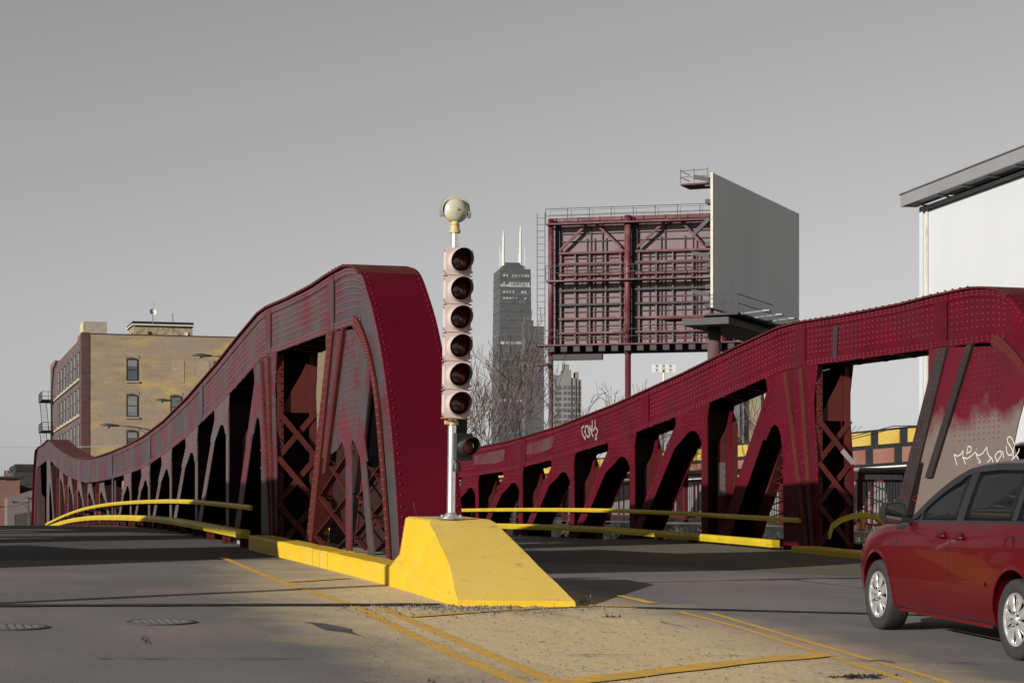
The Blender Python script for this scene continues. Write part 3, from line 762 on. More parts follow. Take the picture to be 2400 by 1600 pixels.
# bent guard bar round the right truss leg
t = thing('guard_rail', 'arched yellow guard bar beside the bonnet of the red car', 'guard rail', at(1948, 1262, 41), TH)
b = MB(); pts = [(1947, 1256), (1953, 1233), (1972, 1219), (2000, 1209), (2030, 1206), (2056, 1212), (2078, 1232), (2084, 1250)]
pw = [at(x, y, 41 - .0 * i) for i, (x, y) in enumerate(pts)]
inv = (Matrix.Translation(at(1948, 1262, 41)) @ Matrix.Rotation(TH, 4, 'Z')).inverted()
pw = [inv @ p for p in pw]
A = [p + Vector((0, 0, .05)) for p in pw]; B = [p - Vector((0, 0, .05)) for p in pw]
b.strip(A, B, (0, .12, 0)); b.build('bar', yellow_rail, t)
p = inv @ at(2024, 1208, 41); MB().plate([(-.05, 0), (.05, 0), (.035, -.2), (.0, -.28)], .03, .06, lambda a, c, s: (p.x + a, p.y + s, p.z + c)).build('bracket', yellow_rail, t)

def kerb(label, blocks, V0, V1, h, cross, flip=False):
    zf = (lambda U: gs(U, V0 if not flip else V1)) if cross else g
    Ub = blocks[0][0]
    t = thing('kerb', label, 'kerb', uv(Ub, V0, zf(Ub)), TH, 'yellow kerbs')
    for a, c in blocks:
        b = MB(); us = list(np.arange(a, c, .5)) + [c]; n = len(us)
        for i, U in enumerate(us):
            z = zf(U) - zf(Ub); e = .018 if 0 < i < n - 1 else .028
            hj = h + (random.random() - .5) * .012
            for x, zz in ((0, -.3), (0.0, hj - .03), (.025, hj), (V1 - V0 - .02, hj), (V1 - V0, hj - .02), (V1 - V0, -.3)):
                b.v.append((x + (random.random() - .5) * .006, U - Ub + (.03 if i == 0 else -.03 if i == n - 1 else 0) * (1 if zz > 0 and i in (0, n - 1) else 0) * 0, z + zz))
        for i in range(n - 1):
            for k in range(5): b.f.append((6 * i + k, 6 * i + k + 1, 6 * i + k + 7, 6 * i + k + 6)); b.m.append(0)
        b.f += [tuple(range(6)), tuple(6 * (n - 1) + k for k in range(5, -1, -1))]; b.m += [0, 0]
        b.build('kerb_block', yellow, t)
random.seed(11)
kerb('yellow concrete kerb running from the island along the left roadway', [(26.35, 30.35), (30.38, 30.95), (31.0, 31.5), (31.54, 37.6)], 5.93, 6.36, .25, False)
kerb('shaded yellow kerb in front of the red car, at the right roadway edge', [(20, 25.5), (25.53, 29), (29.03, 32), (32.03, 35), (35.03, 37.2), (37.23, 38.6)], 16.75, 17.2, .24, True)

# ------------------------------------------------------------------ the yellow island
yellow_isl = yellow.copy(); yellow_isl.name = 'dusty_yellow_paint'
def dusty(m):
    # road dust lies on whatever faces up: the nose and the ledges, not the steep sides
    N = m.node_tree.nodes; L = m.node_tree.links; P = N['Principled BSDF']; src = P.inputs['Base Color'].links[0].from_socket
    ge = N.new('ShaderNodeNewGeometry'); sx = N.new('ShaderNodeSeparateXYZ'); L.new(ge.outputs['True Normal'], sx.inputs[0])
    tc = N.new('ShaderNodeTexCoord'); n = N.new('ShaderNodeTexNoise'); n.inputs['Scale'].default_value = 3; n.inputs['Detail'].default_value = 6; L.new(tc.outputs['Object'], n.inputs['Vector'])
    a = N.new('ShaderNodeMath'); a.operation = 'MULTIPLY_ADD'; L.new(n.outputs['Fac'], a.inputs[0]); a.inputs[1].default_value = .25; L.new(sx.outputs['Z'], a.inputs[2])
    r = N.new('ShaderNodeMapRange'); r.inputs[1].default_value = .72; r.inputs[2].default_value = 1.12; r.inputs[4].default_value = .48; L.new(a.outputs[0], r.inputs[0])
    x = N.new('ShaderNodeMix'); x.data_type = 'RGBA'; L.new(r.outputs[0], x.inputs[0]); L.new(src, x.inputs[6]); x.inputs[7].default_value = (.52, .385, .13, 1); L.new(x.outputs[2], P.inputs['Base Color'])
dusty(yellow_isl)
wear(yellow_isl, 5, .60, .70, (.15, .11, .05), .5, (1, .5, 2.5))
def island():
    PROF = [(0, -.25), (0, .24), (.05, .275), (.13, .37), (.24, .855), (.28, .875), (.96, .875), (1.0, .855), (1.11, .37), (1.17, .275), (1.20, .24), (1.20, -.25)]
    U_b, V_b = 22.2, 5.92
    t = thing('traffic_island', 'bright yellow sloped concrete island carrying the traffic light', 'traffic island', uv(U_b, V_b, g(U_b)), TH)
    def zmax(U):                                     # the sloping nose
        if U >= 25.2: return 2.0
        q = (U - 22.7) / 2.5
        return .07 + .80 * max(0, q) ** 1.0 + .03 * math.sin(max(0, q) * 3.14159)
    def prof(U):
        q = min(1, max(0, (U - 22.7) / 3.5)); z1 = .05 + .19 * q
        return [(0, -.25), (0, z1), (.02, z1 + .02), (.15, .40), (.235, .855), (.28, .875), (1.0, .875), (1.04, .855), (1.14, .40), (1.25, z1 + .03), (1.27, z1), (1.27, -.25)]
    us = list(np.arange(22.7, 25.2, .12)) + [25.2, 25.3, 25.8, 26.35]
    b = MB(); N = len(PROF)
    def left_at(z, PROF):
        L = [p for p in PROF[1:6]]
        return float(np.interp(z, [p[1] for p in L], [p[0] for p in L]))
    def right_at(z, PROF):
        L = [p for p in PROF[6:11]][::-1]
        return float(np.interp(z, [p[1] for p in L], [p[0] for p in L]))
    rows = []
    for U in us:
        cap = zmax(U); PROF = prof(U)
        row_ = []
        for i, (v, z) in enumerate(PROF):
            if z > cap: v, z = (left_at(cap, PROF) if i < 6 else right_at(cap, PROF)), cap
            if 0 < z: v += (mnoise.noise(Vector((U * 1.7, v * 2, z * 2))) * .008)
            # the front edge stands square to the picture, not to the bridge
            du = -(v - .0) * .27 * max(0, 1 - (U - 22.7) / 3.4)
            row_.append((v - .05 * max(0, 1 - (U - 22.7) / 2.6), U - U_b + du, g(U + du) - g(U_b) + z))
        rows.append(row_)
    n = len(rows)
    for r in rows: b.v += r
    for i in range(n - 1):
        for k in range(N - 1):
            b.f.append((N * i + k, N * i + k + 1, N * (i + 1) + k + 1, N * (i + 1) + k)); b.m.append(0)
    b.f += [tuple(range(N)), tuple(N * (n - 1) + k for k in range(N - 1, -1, -1))]; b.m += [0, 0]
    o = b.build('concrete_body', yellow_isl, t, 24)
    mo = o.modifiers.new('round', 'BEVEL'); mo.width = .03; mo.segments = 3; mo.limit_method = 'ANGLE'; mo.angle_limit = R(24)
island()

# ------------------------------------------------------------------ traffic light
silver = mat('galvanised_pole', (.62, .60, .57), .28, .5, metal=.85, var=.1, scale=6, fine=.15, bscale=30, stretch=(1, 1, .2))
plate_m = mat('signal_housing', (.50, .42, .38), .5, .4, var=.06, scale=3, col2=(.55, .35, .22), mix=.68, mscale=5)
edge_m = mat('signal_seam', (.42, .16, .11), .6, .3)
visor_m = mat('signal_visor', (.012, .008, .008), .5, .3, fine=0)
lens_m = mat('dark_red_lens', (.10, .002, .005), .12, .6, var=.1, fine=0, coat=.6)
lens2_m = mat('beaded_red_lens', (.42, .075, .045), .35, .5, var=.5, scale=55, col2=(.2, .14, .13), mix=.56, mscale=60, fine=0)
brass = mat('ochre_collar', (.50, .36, .15), .5, .3, var=.15)
orange = mat('orange_collar', (.58, .30, .10), .5, .3, var=.15)
bell_m = mat('bell_enamel', (.46, .44, .37), .25, .5, var=.1, scale=3, col2=(.45, .38, .12), mix=.6, mscale=5, coat=.3)
black = mat('black_housing', (.012, .012, .012), .5, .3, fine=0)
def signal():
    base = at(1057, 1212, 26.1)
    Ub, Vb = to_uv(base.x, base.y); base.z = g(Ub) + .875
    t = thing('traffic_light', 'tall traffic light with six dark red lenses and a round bell, on the yellow island', 'traffic light', base, TH)
    t.rotation_euler = (R(.3), R(.75), TH)
    s = 26.1 / F                                     # metres per pixel here
    Z = lambda py: (1214 - py) * s
    # local: x right, -y towards the viewer, z up
    MB().lathe([(.0, 0), (.17, 0), (.17, .015), (.075, .03), (.062, .075), (.055, .08)], n=20).build('base_plate', silver, t, 40)
    bo = MB()
    for k in range(4):
        a = .78 + k * 1.5708; bo.lathe([(.018, .01), (.018, .05), (0, .055)], (math.cos(a) * .13, math.sin(a) * .13, 0), n=6)
    bo.build('anchor_bolt', silver, t)
    po = MB().tube([(0, 0, .05), (0, 0, Z(585))], .052, 20, caps=False)
    po.build('pole', silver, t, True)
    MB().tube([(0, 0, Z(580)), (0, 0, Z(541))], .048, 18, caps=False).build('pole', silver, t, True)
    for i in range(3): MB().lathe([(.0535, 0), (.0545, .004), (.0535, .008)], (0, 0, .25 + i * .23), n=20).build('pole_seam', silver, t)
    MB().lathe([(.06, 0), (.075, .01), (.075, .05), (.06, .055)], (0, 0, Z(590)), n=16).build('collar', orange, t, 40)
    MB().lathe([(.05, 0), (.068, .01), (.068, .045), (.055, .05), (.055, .10), (.062, .105), (.0, .105)], (0, 0, Z(546)), n=18).build('collar', brass, t, 40)
    # bell: case, gong and scalloped hood
    MB().tube([(0, 0, Z(530)), (0, 0, Z(512))], .05, 14).build('neck', brass, t, True)
    bz = Z(491); bell = MB().lathe([(.001, .05), (.10, .05), (.158, .02), (.160, -.005), (.150, -.02)], (0, 0, bz), (0, 1, 0), 36).build('bell_case', bell_m, t, 40)
    MB().lathe([(.150, .02), (.147, .035), (.13, .058), (.09, .085), (.04, .098), (.0, .10)], (0, -.005, bz), (0, -1, 0), 36).build('gong', bell_m, t, True)
    MB().lathe([(.016, 0), (.016, .018), (0, .022)], (0, -.1, bz), (0, -1, 0), 8).build('gong_screw', silver, t)
    hood = MB(); A = []; B = []; n = 20
    for i in range(n + 1):
        a = math.pi * (-.04 + 1.08 * i / n)
        u = abs(math.cos(a)); r_in = .168 - .05 * (1 - u ** 1.6)
        A.append((.178 * math.cos(a), .05, bz + .178 * math.sin(a))); B.append((.178 * math.cos(a), -.05, bz + .178 * math.sin(a)))
        hood.v += [(.166 * math.cos(a), -.052, bz + .166 * math.sin(a)), ((.178) * math.cos(a), -.052, bz + .178 * math.sin(a))]
    hood = MB(); hood.strip(A, B, (0, 0, .0)); 
    face = []
    for i in range(n + 1):
        a = math.pi * (-.04 + 1.08 * i / n); u = abs(math.cos(a))
        r_in = .176 - .062 * (1 - u ** 1.5)
        face.append((.178 * math.cos(a), .178 * math.sin(a), r_in * math.cos(a), r_in * math.sin(a)))
    hood.strip([(q[0], -.052, bz + q[1]) for q in face], [(q[2], -.058, bz + q[3]) for q in face], (0, .008, 0))
    hood.build('hood', bell_m, bell)
    for sx in (-1, 1):
        MB().bar((sx * .155, 0, bz - .05), (sx * .195, 0, bz - .05), .05, .07).build('lug', silver, bell)
    # housing sections
    hw = .162; step = 66.4 * s; ys = -.06
    for i in range(6):
        z1 = Z(582) - i * step; z0 = z1 - step + .012; zc = (z0 + z1) / 2
        sec = link('signal_section', None, t); sec.location = (.0, 0, zc)
        h2 = (z1 - z0) / 2
        h = MB(); r_ = .03
        out = [(-hw + r_, -h2), (hw - r_, -h2), (hw, -h2 + r_), (hw, h2 - r_), (hw - r_, h2), (-hw + r_, h2), (-hw, h2 - r_), (-hw, -h2 + r_)]
        h.plate(out, ys, ys - .11, lambda a, c, q: (a + .01, q, c))
        sec2 = h.mesh('signal_section', plate_m)
        bpy.data.objects.remove(sec); sec = link('signal_section', sec2, t); sec.location = (0, 0, zc)
        MB().box(-hw + .0, hw + .02, ys - .105, ys - .0, -h2 - .012, -h2 - .001).build('seam', edge_m, sec)
        # round visor, cut away below on the left; rim
        n = 32; vis = MB(); y0 = ys - .11
        for j in range(n):
            a = 2 * math.pi * j / n
            L = .105 + .15 * (.5 + .5 * math.sin(a + .25)) ** 1.0
            r1 = .140
            cx = .012
            vis.v += [(cx + r1 * math.cos(a), y0 + .004, r1 * math.sin(a)), (cx + (r1 - .004) * math.cos(a), y0 - L, (r1 - .004) * math.sin(a)),
                      (cx + (r1 - .010) * math.cos(a), y0 - L, (r1 - .010) * math.sin(a)), (cx + (r1 - .008) * math.cos(a), y0 + .004, (r1 - .008) * math.sin(a))]
        for j in range(n):
            k = (j + 1) % n
            for q in range(3): vis.f.append((4 * j + q, 4 * k + q, 4 * k + q + 1, 4 * j + q + 1)); vis.m.append(0 if q != 0 else 1)
        vis.build('visor', [visor_m, plate_m], sec, 40)
        MB().lathe([(.150, .0), (.150, .012), (.134, .012)], (.012, y0, 0), (0, -1, 0), 32).build('rim', plate_m, sec)
        MB().lathe([(.135, 0), (.12, .012), (.06, .03), (0, .036)], (.012, y0 - .002, 0), (0, -1, 0), 28).build('lens', lens_m, sec, True)
        for sx in (-1, 1):
            for sz in (-.75, .75):
                bo = MB(); bo.bar((sx * hw + .01, ys - .09, sz * h2), (sx * (hw + .022) + .01, ys - .09, sz * h2), .02, .028)
                bo.build('latch', silver, sec)
    MB().lathe([(.05, -.02), (.075, -.01), (.075, .035), (.055, .045)], (0, 0, Z(983) - .045), n=14).build('collar', brass, t, 40)
    MB().bar((-.02, -.06, Z(988)), (-.02, .0, Z(988)), .16, .05).build('bracket', brass, t)
    # small black signal on the right of the pole
    sm = link('lower_signal', MB().box(-.11, .11, -.08, .06, -.165, .165).mesh('lower_signal', black), t); sm.location = (.12, -.02, Z(1045)); sm.rotation_euler = (0, 0, R(12))
    vis = MB(); n = 28
    for j in range(n):
        a = 2 * math.pi * j / n; L = .09 + .13 * (.5 + .5 * math.sin(a))
        for r1, yy in ((.118, 0), (.115, -L), (.108, -L), (.11, 0)): vis.v.append((r1 * math.cos(a) + .01, -.08 + yy, r1 * math.sin(a)))
    for j in range(n):
        k = (j + 1) % n
        for q in range(3): vis.f.append((4 * j + q, 4 * k + q, 4 * k + q + 1, 4 * j + q + 1)); vis.m.append(0)
    vis.build('visor', black, sm, 40)
    MB().lathe([(.105, 0), (.09, .012), (.05, .022), (0, .026)], (.01, -.081, 0), (0, -1, 0), 24).build('lens', lens2_m, sm, True)
    MB().box(.06, .2, .04, .16, Z(1040), Z(978)).build('controller_box', black, t)
    MB().lathe([(.0, 0), (.05, .0), (.055, .05), (.045, .10), (.03, .11), (.0, .11)], (.05, -.06, Z(1102)), n=14).build('cable_gland', black, t, 40)
    # flat slab the pole is bolted on, broken at the edge
    MB().plate([(-.2, -.14), (-.02, -.2), (.2, -.16), (.3, -.1), (.2, .12), (-.1, .16), (-.28, .1)], .0, .022, lambda a, c, q: (a, c, q - .012)).build('mortar_pad', mat('mortar', (.15, .13, .11), .9, .1, var=.3, scale=14), t)
signal()
# street lamp left of the frame: its shadow crosses the left roadway and climbs the island
def lamp_post(label, base, h, az, arm, group, mats, head=.75, r=.06, curve=.5):
    t = thing('street_lamp', label, 'street lamp', base, 0, group)
    MB().tube([(0, 0, -.5), (0, 0, h)], [r * 1.3, r * .75], 10).build('pole', mats[0], t, True)
    c, s = math.cos(az), math.sin(az)
    pts = [(c * arm * q, s * arm * q, h - .15 + curve * (1 - (1 - q) ** 2.2)) for q in (0, .2, .4, .6, .8, 1)]
    MB().tube(pts, r * .42, 6).build('arm', mats[0], t, True)
    MB().tube([(c * arm * .05, s * arm * .05, h - .75), (c * arm * .3, s * arm * .3, h - .2), pts[3]], r * .35, 6).build('arm', mats[0], t, True)
    e = Vector(pts[-1]); d = Vector((c, s, .04)).normalized()
    hb = MB(); prof = [(-.08, .05, .05), (.1, .09, .08), (.3, .15, .11), (.55, .17, .09), (.74, .1, .05), (.8, .02, .02)]
    side = Vector((-s, c, 0)); n = 10; k0 = head / .75
    for q, wd, hh in prof:
        for j in range(n):
            a = 6.2832 * j / n
            hb.v.append(tuple(e + d * q * k0 + side * wd * k0 * math.cos(a) + Vector((0, 0, 1)) * (hh * k0 * max(-.45, math.sin(a)))))
    for i in range(len(prof) - 1):
        for j in range(n): hb.f.append((n * i + j, n * i + (j + 1) % n, n * i + n + (j + 1) % n, n * i + n + j)); hb.m.append(0)
    hb.f += [tuple(range(n)), tuple(n * (len(prof) - 1) + j for j in range(n))]; hb.m += [0, 0]
    hd = hb.build('lamp_head', mats[0], t, True)
    gl = MB().lathe([(.13, 0), (.11, -.07), (.05, -.10), (0, -.105)], e + d * .45 * k0 - Vector((0, 0, .03)), (0, 0, 1), 12)
    gl.build('glass_bowl', mats[1], hd, True)
    return t
lamp_m = mat('dark_lamp_metal', (.03, .03, .032), .5, .4); bowl_m = mat('lamp_glass', (.32, .33, .32), .2, .5, fine=0)
lp = Vector((-12.05, 17.0, 0)); Ul, Vl = to_uv(lp.x, lp.y); lp.z = g(Ul) - .1
t = thing('utility_pole', 'slim pole beside the left roadway outside the picture', 'pole', lp, 0)
MB().tube([(0, 0, -.5), (0, 0, 5.6)], [.15, .13], 10).build('post', lamp_m, t, True)
MB().box(-.02, .02, -.2, .2, 4.9, 5.5).build('sign_board', silver, t)
# ------------------------------------------------------------------ brick warehouse at the left
tan_brick = mat('tan_brick', (.37, .272, .165), .85, .15, var=.22, scale=.35, col2=(.33, .255, .205), mix=.50, mscale=.16, sharp=.14, fine=.42, bscale=4.5, stretch=(1, 1, 5))
def brick_detail():
    m = tan_brick; N = m.node_tree.nodes; L = m.node_tree.links; P = N['Principled BSDF']
    src = P.inputs['Base Color'].links[0].from_socket
    tc = N.new('ShaderNodeTexCoord'); n = N.new('ShaderNodeTexNoise'); n.inputs['Scale'].default_value = .16; n.inputs['Detail'].default_value = 8; n.inputs['Roughness'].default_value = .7
    mp = N.new('ShaderNodeMapping'); mp.inputs['Scale'].default_value = (1, 1, 2.2); L.new(tc.outputs['Object'], mp.inputs[0]); L.new(mp.outputs[0], n.inputs['Vector'])
    r = N.new('ShaderNodeMapRange'); r.inputs[1].default_value = .50; r.inputs[2].default_value = .66; r.inputs[4].default_value = .5; L.new(n.outputs['Fac'], r.inputs[0])
    x = N.new('ShaderNodeMix'); x.data_type = 'RGBA'; L.new(r.outputs[0], x.inputs[0]); L.new(src, x.inputs[6]); x.inputs[7].default_value = (.42, .30, .025, 1)
    L.new(x.outputs[2], P.inputs['Base Color'])
brick_detail()
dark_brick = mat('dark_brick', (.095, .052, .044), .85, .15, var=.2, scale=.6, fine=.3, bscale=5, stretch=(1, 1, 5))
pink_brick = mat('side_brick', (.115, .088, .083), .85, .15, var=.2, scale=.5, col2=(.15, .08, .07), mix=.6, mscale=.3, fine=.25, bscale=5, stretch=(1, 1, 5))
stone = mat('pale_stone', (.34, .29, .21), .8, .2, var=.12, scale=.8)
glass_b = mat('window_glass', (.13, .135, .14), .12, .5, var=.25, scale=.4, fine=0)  # base colour raised to stand in for reflected sky
glass_c = mat('dim_window_glass', (.07, .075, .08), .1, .5, var=.25, scale=.4, fine=0)
blind_b = mat('window_blind', (.19, .185, .175), .4, .4, var=.1)
frame_b = mat('dark_frame', (.022, .022, .022), .6, .3)
roof_dark = mat('roof_felt', (.02, .02, .02), .8, .2)
white_trim = mat('white_trim', (.6, .58, .52), .6, .3, var=.1)
def window(parent, x, z, w, h, arch=True, side=False, sash=True):
    """window on the front (local y = 0) or on the side (local x = 0) of a building"""
    M = (lambda a, y, c: (y, -a, c)) if side else (lambda a, y, c: (a, y, c))
    def bx(b, a0, a1, y0, y1, c0, c1):
        vs = [M(a, y, c) for c in (c0, c1) for y in (y0, y1) for a in (a0, a1)]
        b.add(vs, [(0, 2, 3, 1), (4, 5, 7, 6), (0, 1, 5, 4), (2, 6, 7, 3), (0, 4, 6, 2), (1, 3, 7, 5)])
    f = MB(); e = .09
    bx(f, x - w / 2, x - w / 2 + e, -.06, .02, z, z + h); bx(f, x + w / 2 - e, x + w / 2, -.06, .02, z, z + h)
    bx(f, x - w / 2 + e, x + w / 2 - e, -.06, .02, z, z + e)
    if sash: bx(f, x - w / 2 + e, x + w / 2 - e, -.055, .02, z + h * .49, z + h * .49 + .07)
    top_ = [(x - w / 2 + w * i / 8, z + h + (.12 * w * (1 - (2 * i / 8 - 1) ** 2) if arch else 0)) for i in range(9)]
    f.plate(top_ + [(x + w / 2, z + h - e), (x - w / 2, z + h - e)], -.06, .02, lambda a, c, q: M(a, q, c))
    fr = f.build('window', frame_b, parent)
    b = MB(); bx(b, x - w / 2 + e, x + w / 2 - e, -.03, -.01, z + e, z + h - e * .6); b.build('pane', random.choice((glass_b, glass_b, glass_c)), fr)
    if random.random() < .6:
        q = random.uniform(.25, .8); b = MB(); bx(b, x - w / 2 + e, x + w / 2 - e, -.034, -.0305, z + h - (h - e) * q, z + h - e * .6); b.build('blind', blind_b, fr)
    b = MB(); bx(b, x - w / 2 - .12, x + w / 2 + .12, -.14, .02, z - .16, z - .02); b.build('sill', stone, fr)
    return fr
D = 200.0
c0 = at(191, 1240, D); c0.z = CAMZ - 2.5
t = thing('warehouse', 'tall tan brick warehouse with yellow stained wall behind the left truss', 'building', c0, TH)
Zr = lambda py: (HZ - py) / F * D + 2.5              # pixel row -> height on the front corner
WID = 24.5
MB().box(.75, 15, .0, 43, 0, Zr(782)).box(15, 21, 0, 43, 0, Zr(791)).box(21, WID, 0, 43, 0, Zr(799)).build('front_wall', tan_brick, t)
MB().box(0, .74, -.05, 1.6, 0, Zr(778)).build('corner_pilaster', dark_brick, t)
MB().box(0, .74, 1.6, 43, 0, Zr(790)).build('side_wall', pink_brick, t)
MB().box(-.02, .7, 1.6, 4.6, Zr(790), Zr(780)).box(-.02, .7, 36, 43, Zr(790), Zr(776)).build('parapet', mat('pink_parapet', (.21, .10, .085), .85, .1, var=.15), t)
MB().box(.70, 15.02, -.06, .25, Zr(782) + .0, Zr(780)).box(14.98, 21.02, -.06, .25, Zr(791) + .0, Zr(788.5)).box(20.98, WID, -.06, .25, Zr(799), Zr(797)).build('coping', dark_brick, t)
for px, pys in ((305, (837, 922, 1007)), (405, (923, 1008)), (505, (840, 925))):
    for py in pys:
        xx = (px - 191) / F * D / CT * .99; zt = Zr(py)
        window(t, xx, zt - 2.12, 1.08, 2.05)
        MB().plate([(xx - .65 + 1.3 * i / 8, zt + .13 * (1 - (i / 4 - 1) ** 2)) for i in range(9)] + [(xx + .65 - 1.3 * i / 8, zt + .3 + .13 * (1 - (i / 4 - 1) ** 2)) for i in range(9)], -.04, .0, lambda a, c, q: (a, q, c)).build('window_arch', tan_brick, t)
for px, py in ((407, 840), (465, 840)):              # bricked-up openings
    xx = (px - 191) / F * D / CT; zt = Zr(py)
    MB().box(xx - .55, xx + .6, -.03, .01, zt - 2.1, zt).build('bricked_window', mat('infill_brick', (.38, .28, .19), .85, .15, var=.15, scale=1, fine=.3, bscale=5, stretch=(1, 1, 5)), t)
for r_ in range(4):
    for i in range(7):
        yy = 3.2 + i * 4.4
        window(t, -yy, Zr(818 + 85 * r_) - 2.5, 2.0, 2.45, False, True)
    MB().box(-.16, .0, 1.7, 36, Zr(818 + 85 * r_) - 2.85, Zr(818 + 85 * r_) - 2.68).build('string_course', stone, t)
px_m = lambda px: (px - 191) / F * D / CT
MB().box(px_m(200), px_m(251), 1.5, 5, Zr(782), Zr(749)).build('stair_head', mat('cream_render', (.30, .26, .205), .8, .2, var=.1), t)
MB().box(px_m(197), px_m(199.5), 1.5, 5, Zr(782), Zr(750)).build('stair_head_side', mat('cream_side', (.44, .40, .24), .8, .2), t)
ph = MB().box(px_m(313), px_m(447), 2, 7, Zr(792), Zr(754)).build('roof_house', mat('buff_brick', (.34, .28, .19), .85, .15, var=.25, scale=2, col2=(.08, .06, .05), mix=.6, mscale=3, fine=.3, bscale=5), t)
MB().box(px_m(308), px_m(450), 1.7, 7.4, Zr(754) + .01, Zr(751)).build('eave_trim', white_trim, ph)
MB().box(px_m(310), px_m(449), 1.8, 7.3, Zr(751) + .01, Zr(744.5)).build('roof', roof_dark, ph)
MB().box(px_m(430), px_m(436), 1.9, 2.0, Zr(792), Zr(768)).build('white_pipe', white_trim, ph)
MB().box(px_m(345), px_m(349), 1.88, 2.0, Zr(792), Zr(768)).build('down_pipe', roof_dark, ph)
ds = thing('satellite_dish', 'small pale satellite dish on a thin mast above the warehouse roof', 'satellite dish', at(358, 757, 197), TH)
MB().tube([(0, 0, -.1), (0, 0, 1.0)], .05, 6).build('mast', lamp_m, ds)
MB().lathe([(.32, .14), (.2, .05), (0, 0)], (0, .05, 1.0), (.15, -1, .25), 18).build('dish', white_trim, ds, True)
MB().tube([(.1, .3, 1), (.1, .3, 2.1)], .015, 4).build('aerial', lamp_m, ds)
an = thing('roof_aerial', 'thin dark aerial rod on the right end of the warehouse roof house', 'aerial', at(405, 757, 197), TH)
MB().tube([(0, 0, -.1), (0, 0, .9)], .03, 5).build('rod', lamp_m, an)
# fire escape on the side wall
fe = thing('fire_escape', 'black iron fire escape on the far end of the warehouse side wall', 'fire escape', uv(0, 0, 0), TH)
fe.matrix_world = t.matrix_world.copy(); fe.location = c0; fe.rotation_euler = (0, 0, TH)
for r_ in range(4):
    z = Zr(884 + 85 * r_); y0 = 38.5
    b = MB(); b.box(-1.3, 0, y0 - 1.6, y0 + 4.5, z, z + .09); b.build('platform', frame_b, fe)
    b = MB()
    for hh in (.45, .95): b.bar((-1.3, y0 - 1.6, z + hh), (-1.3, y0 + 4.5, z + hh), .05, .05); b.bar((-1.3, y0 - 1.6, z + hh), (0, y0 - 1.6, z + hh), .05, .05)
    for q in range(8): b.bar((-1.3, y0 - 1.6 + q * .87, z), (-1.3, y0 - 1.6 + q * .87, z + 1), .04, .04)
    for q in (-1.3, -.65): b.bar((q, y0 - 1.6, z), (q, y0 - 1.6, z + 1.0), .04, .04)
    b.build('railing', frame_b, fe)
    if r_ < 3:
        b = MB(); zb = z - 85 / F * D
        for x_ in (-1.2, -.5): b.bar((x_, y0 + 3.9, z), (x_, y0 - .6, zb + .1), .05, .18)
        for q in range(12): b.box(-1.2, -.5, y0 + 3.9 - q * .375 - .14, y0 + 3.9 - q * .375 + .1, z - q * 3.4 / 12 - .03, z - q * 3.4 / 12)
        b.build('stair', frame_b, fe)
b = MB(); b.tube([(-.3, 36.5, Zr(1000)), (-.3, 36.5, Zr(860)), (-.2, 34.8, Zr(800)), (-.1, 32, Zr(786))], .1, 6); b.build('drain_pipe', frame_b, fe, True)

# ------------------------------------------------------------------ low buildings far left
D2 = 320.0
c1 = at(19, 1240, D2); c1.z = CAMZ - 3
t = thing('corner_building', 'low reddish building with dark cornice at the left edge of the picture', 'building', c1, TH)
rb = mat('red_stucco', (.19, .10, .082), .85, .1, var=.12, scale=.3)
Z2 = lambda py: (HZ - py) / F * D2 + 3
MB().box(-16, 0, .02, 30, 0, Z2(1121)).build('wall', rb, t)
MB().box(-16, 1.7, -.02, 0, 0, Z2(1121)).build('front_wall', rb, t)
MB().box(-16.3, 2.4, -.4, .5, Z2(1121) + .01, Z2(1116)).build('cornice', frame_b, t)
MB().box(-.4, 1.0, -.15, -.03, Z2(1125), Z2(1121)).build('bracket', frame_b, t)
MB().box(-.6, .6, .2, 1.2, Z2(1116), Z2(1108)).build('chimney', rb, t)
for i in range(3): MB().lathe([(.15, 0), (.15, .4)], (-.4 + i * .4, .7, Z2(1108)), n=8).build('chimney_pot', frame_b, t)
for x_ in (-8.5, -5.5, -2.6):
    for z_ in (Z2(1165), Z2(1195)): window(t, x_, z_, 1.0, 1.9, False)
c2 = at(33, 1240, 330); c2.z = CAMZ - 3
t = thing('brick_block', 'dark grey brick block behind the low pale shed at far left', 'building', c2, TH)
gb = mat('grey_brick', (.055, .054, .052), .85, .1, var=.4, scale=.8, fine=.3, bscale=3, stretch=(1, 1, 4))
MB().box(0, 30, 0, 20, 0, 12.0).build('wall', gb, t)
MB().box(.2, 30, -.15, 20, 12.0, 13.1).build('parapet', mat('roof_edge', (.03, .03, .03), .8, .1, var=.3), t)
c3 = at(17, 1240, 312); c3.z = CAMZ - 3
t = thing('shed', 'pale pink metal shed with a sloping roof and ribbed wall at far left', 'building', c3, TH)
sh = mat('pale_cladding', (.155, .125, .115), .7, .2, var=.1, scale=.3)
pts = [(0, 0), (10, 0), (10, 10.3), (3.4, 8.7), (0, 7.6)]
MB().plate(pts, 0, 12, lambda a, c, s: (a, s, c)).build('wall', sh, t)
for i in range(13): MB().box(1.0 + i * .28, 1.07 + i * .28, -.08, -.01, .8, 5.2 + i * .05).build('rib', mat('rib_shade', (.10, .08, .072), .7, .2) if i == 0 else MATS['rib_shade'], t)
MB().box(1.2, 4.6, -.12, -.01, -.5, 2.6).build('door', mat('orange_door', (.30, .11, .06), .7, .2), t)

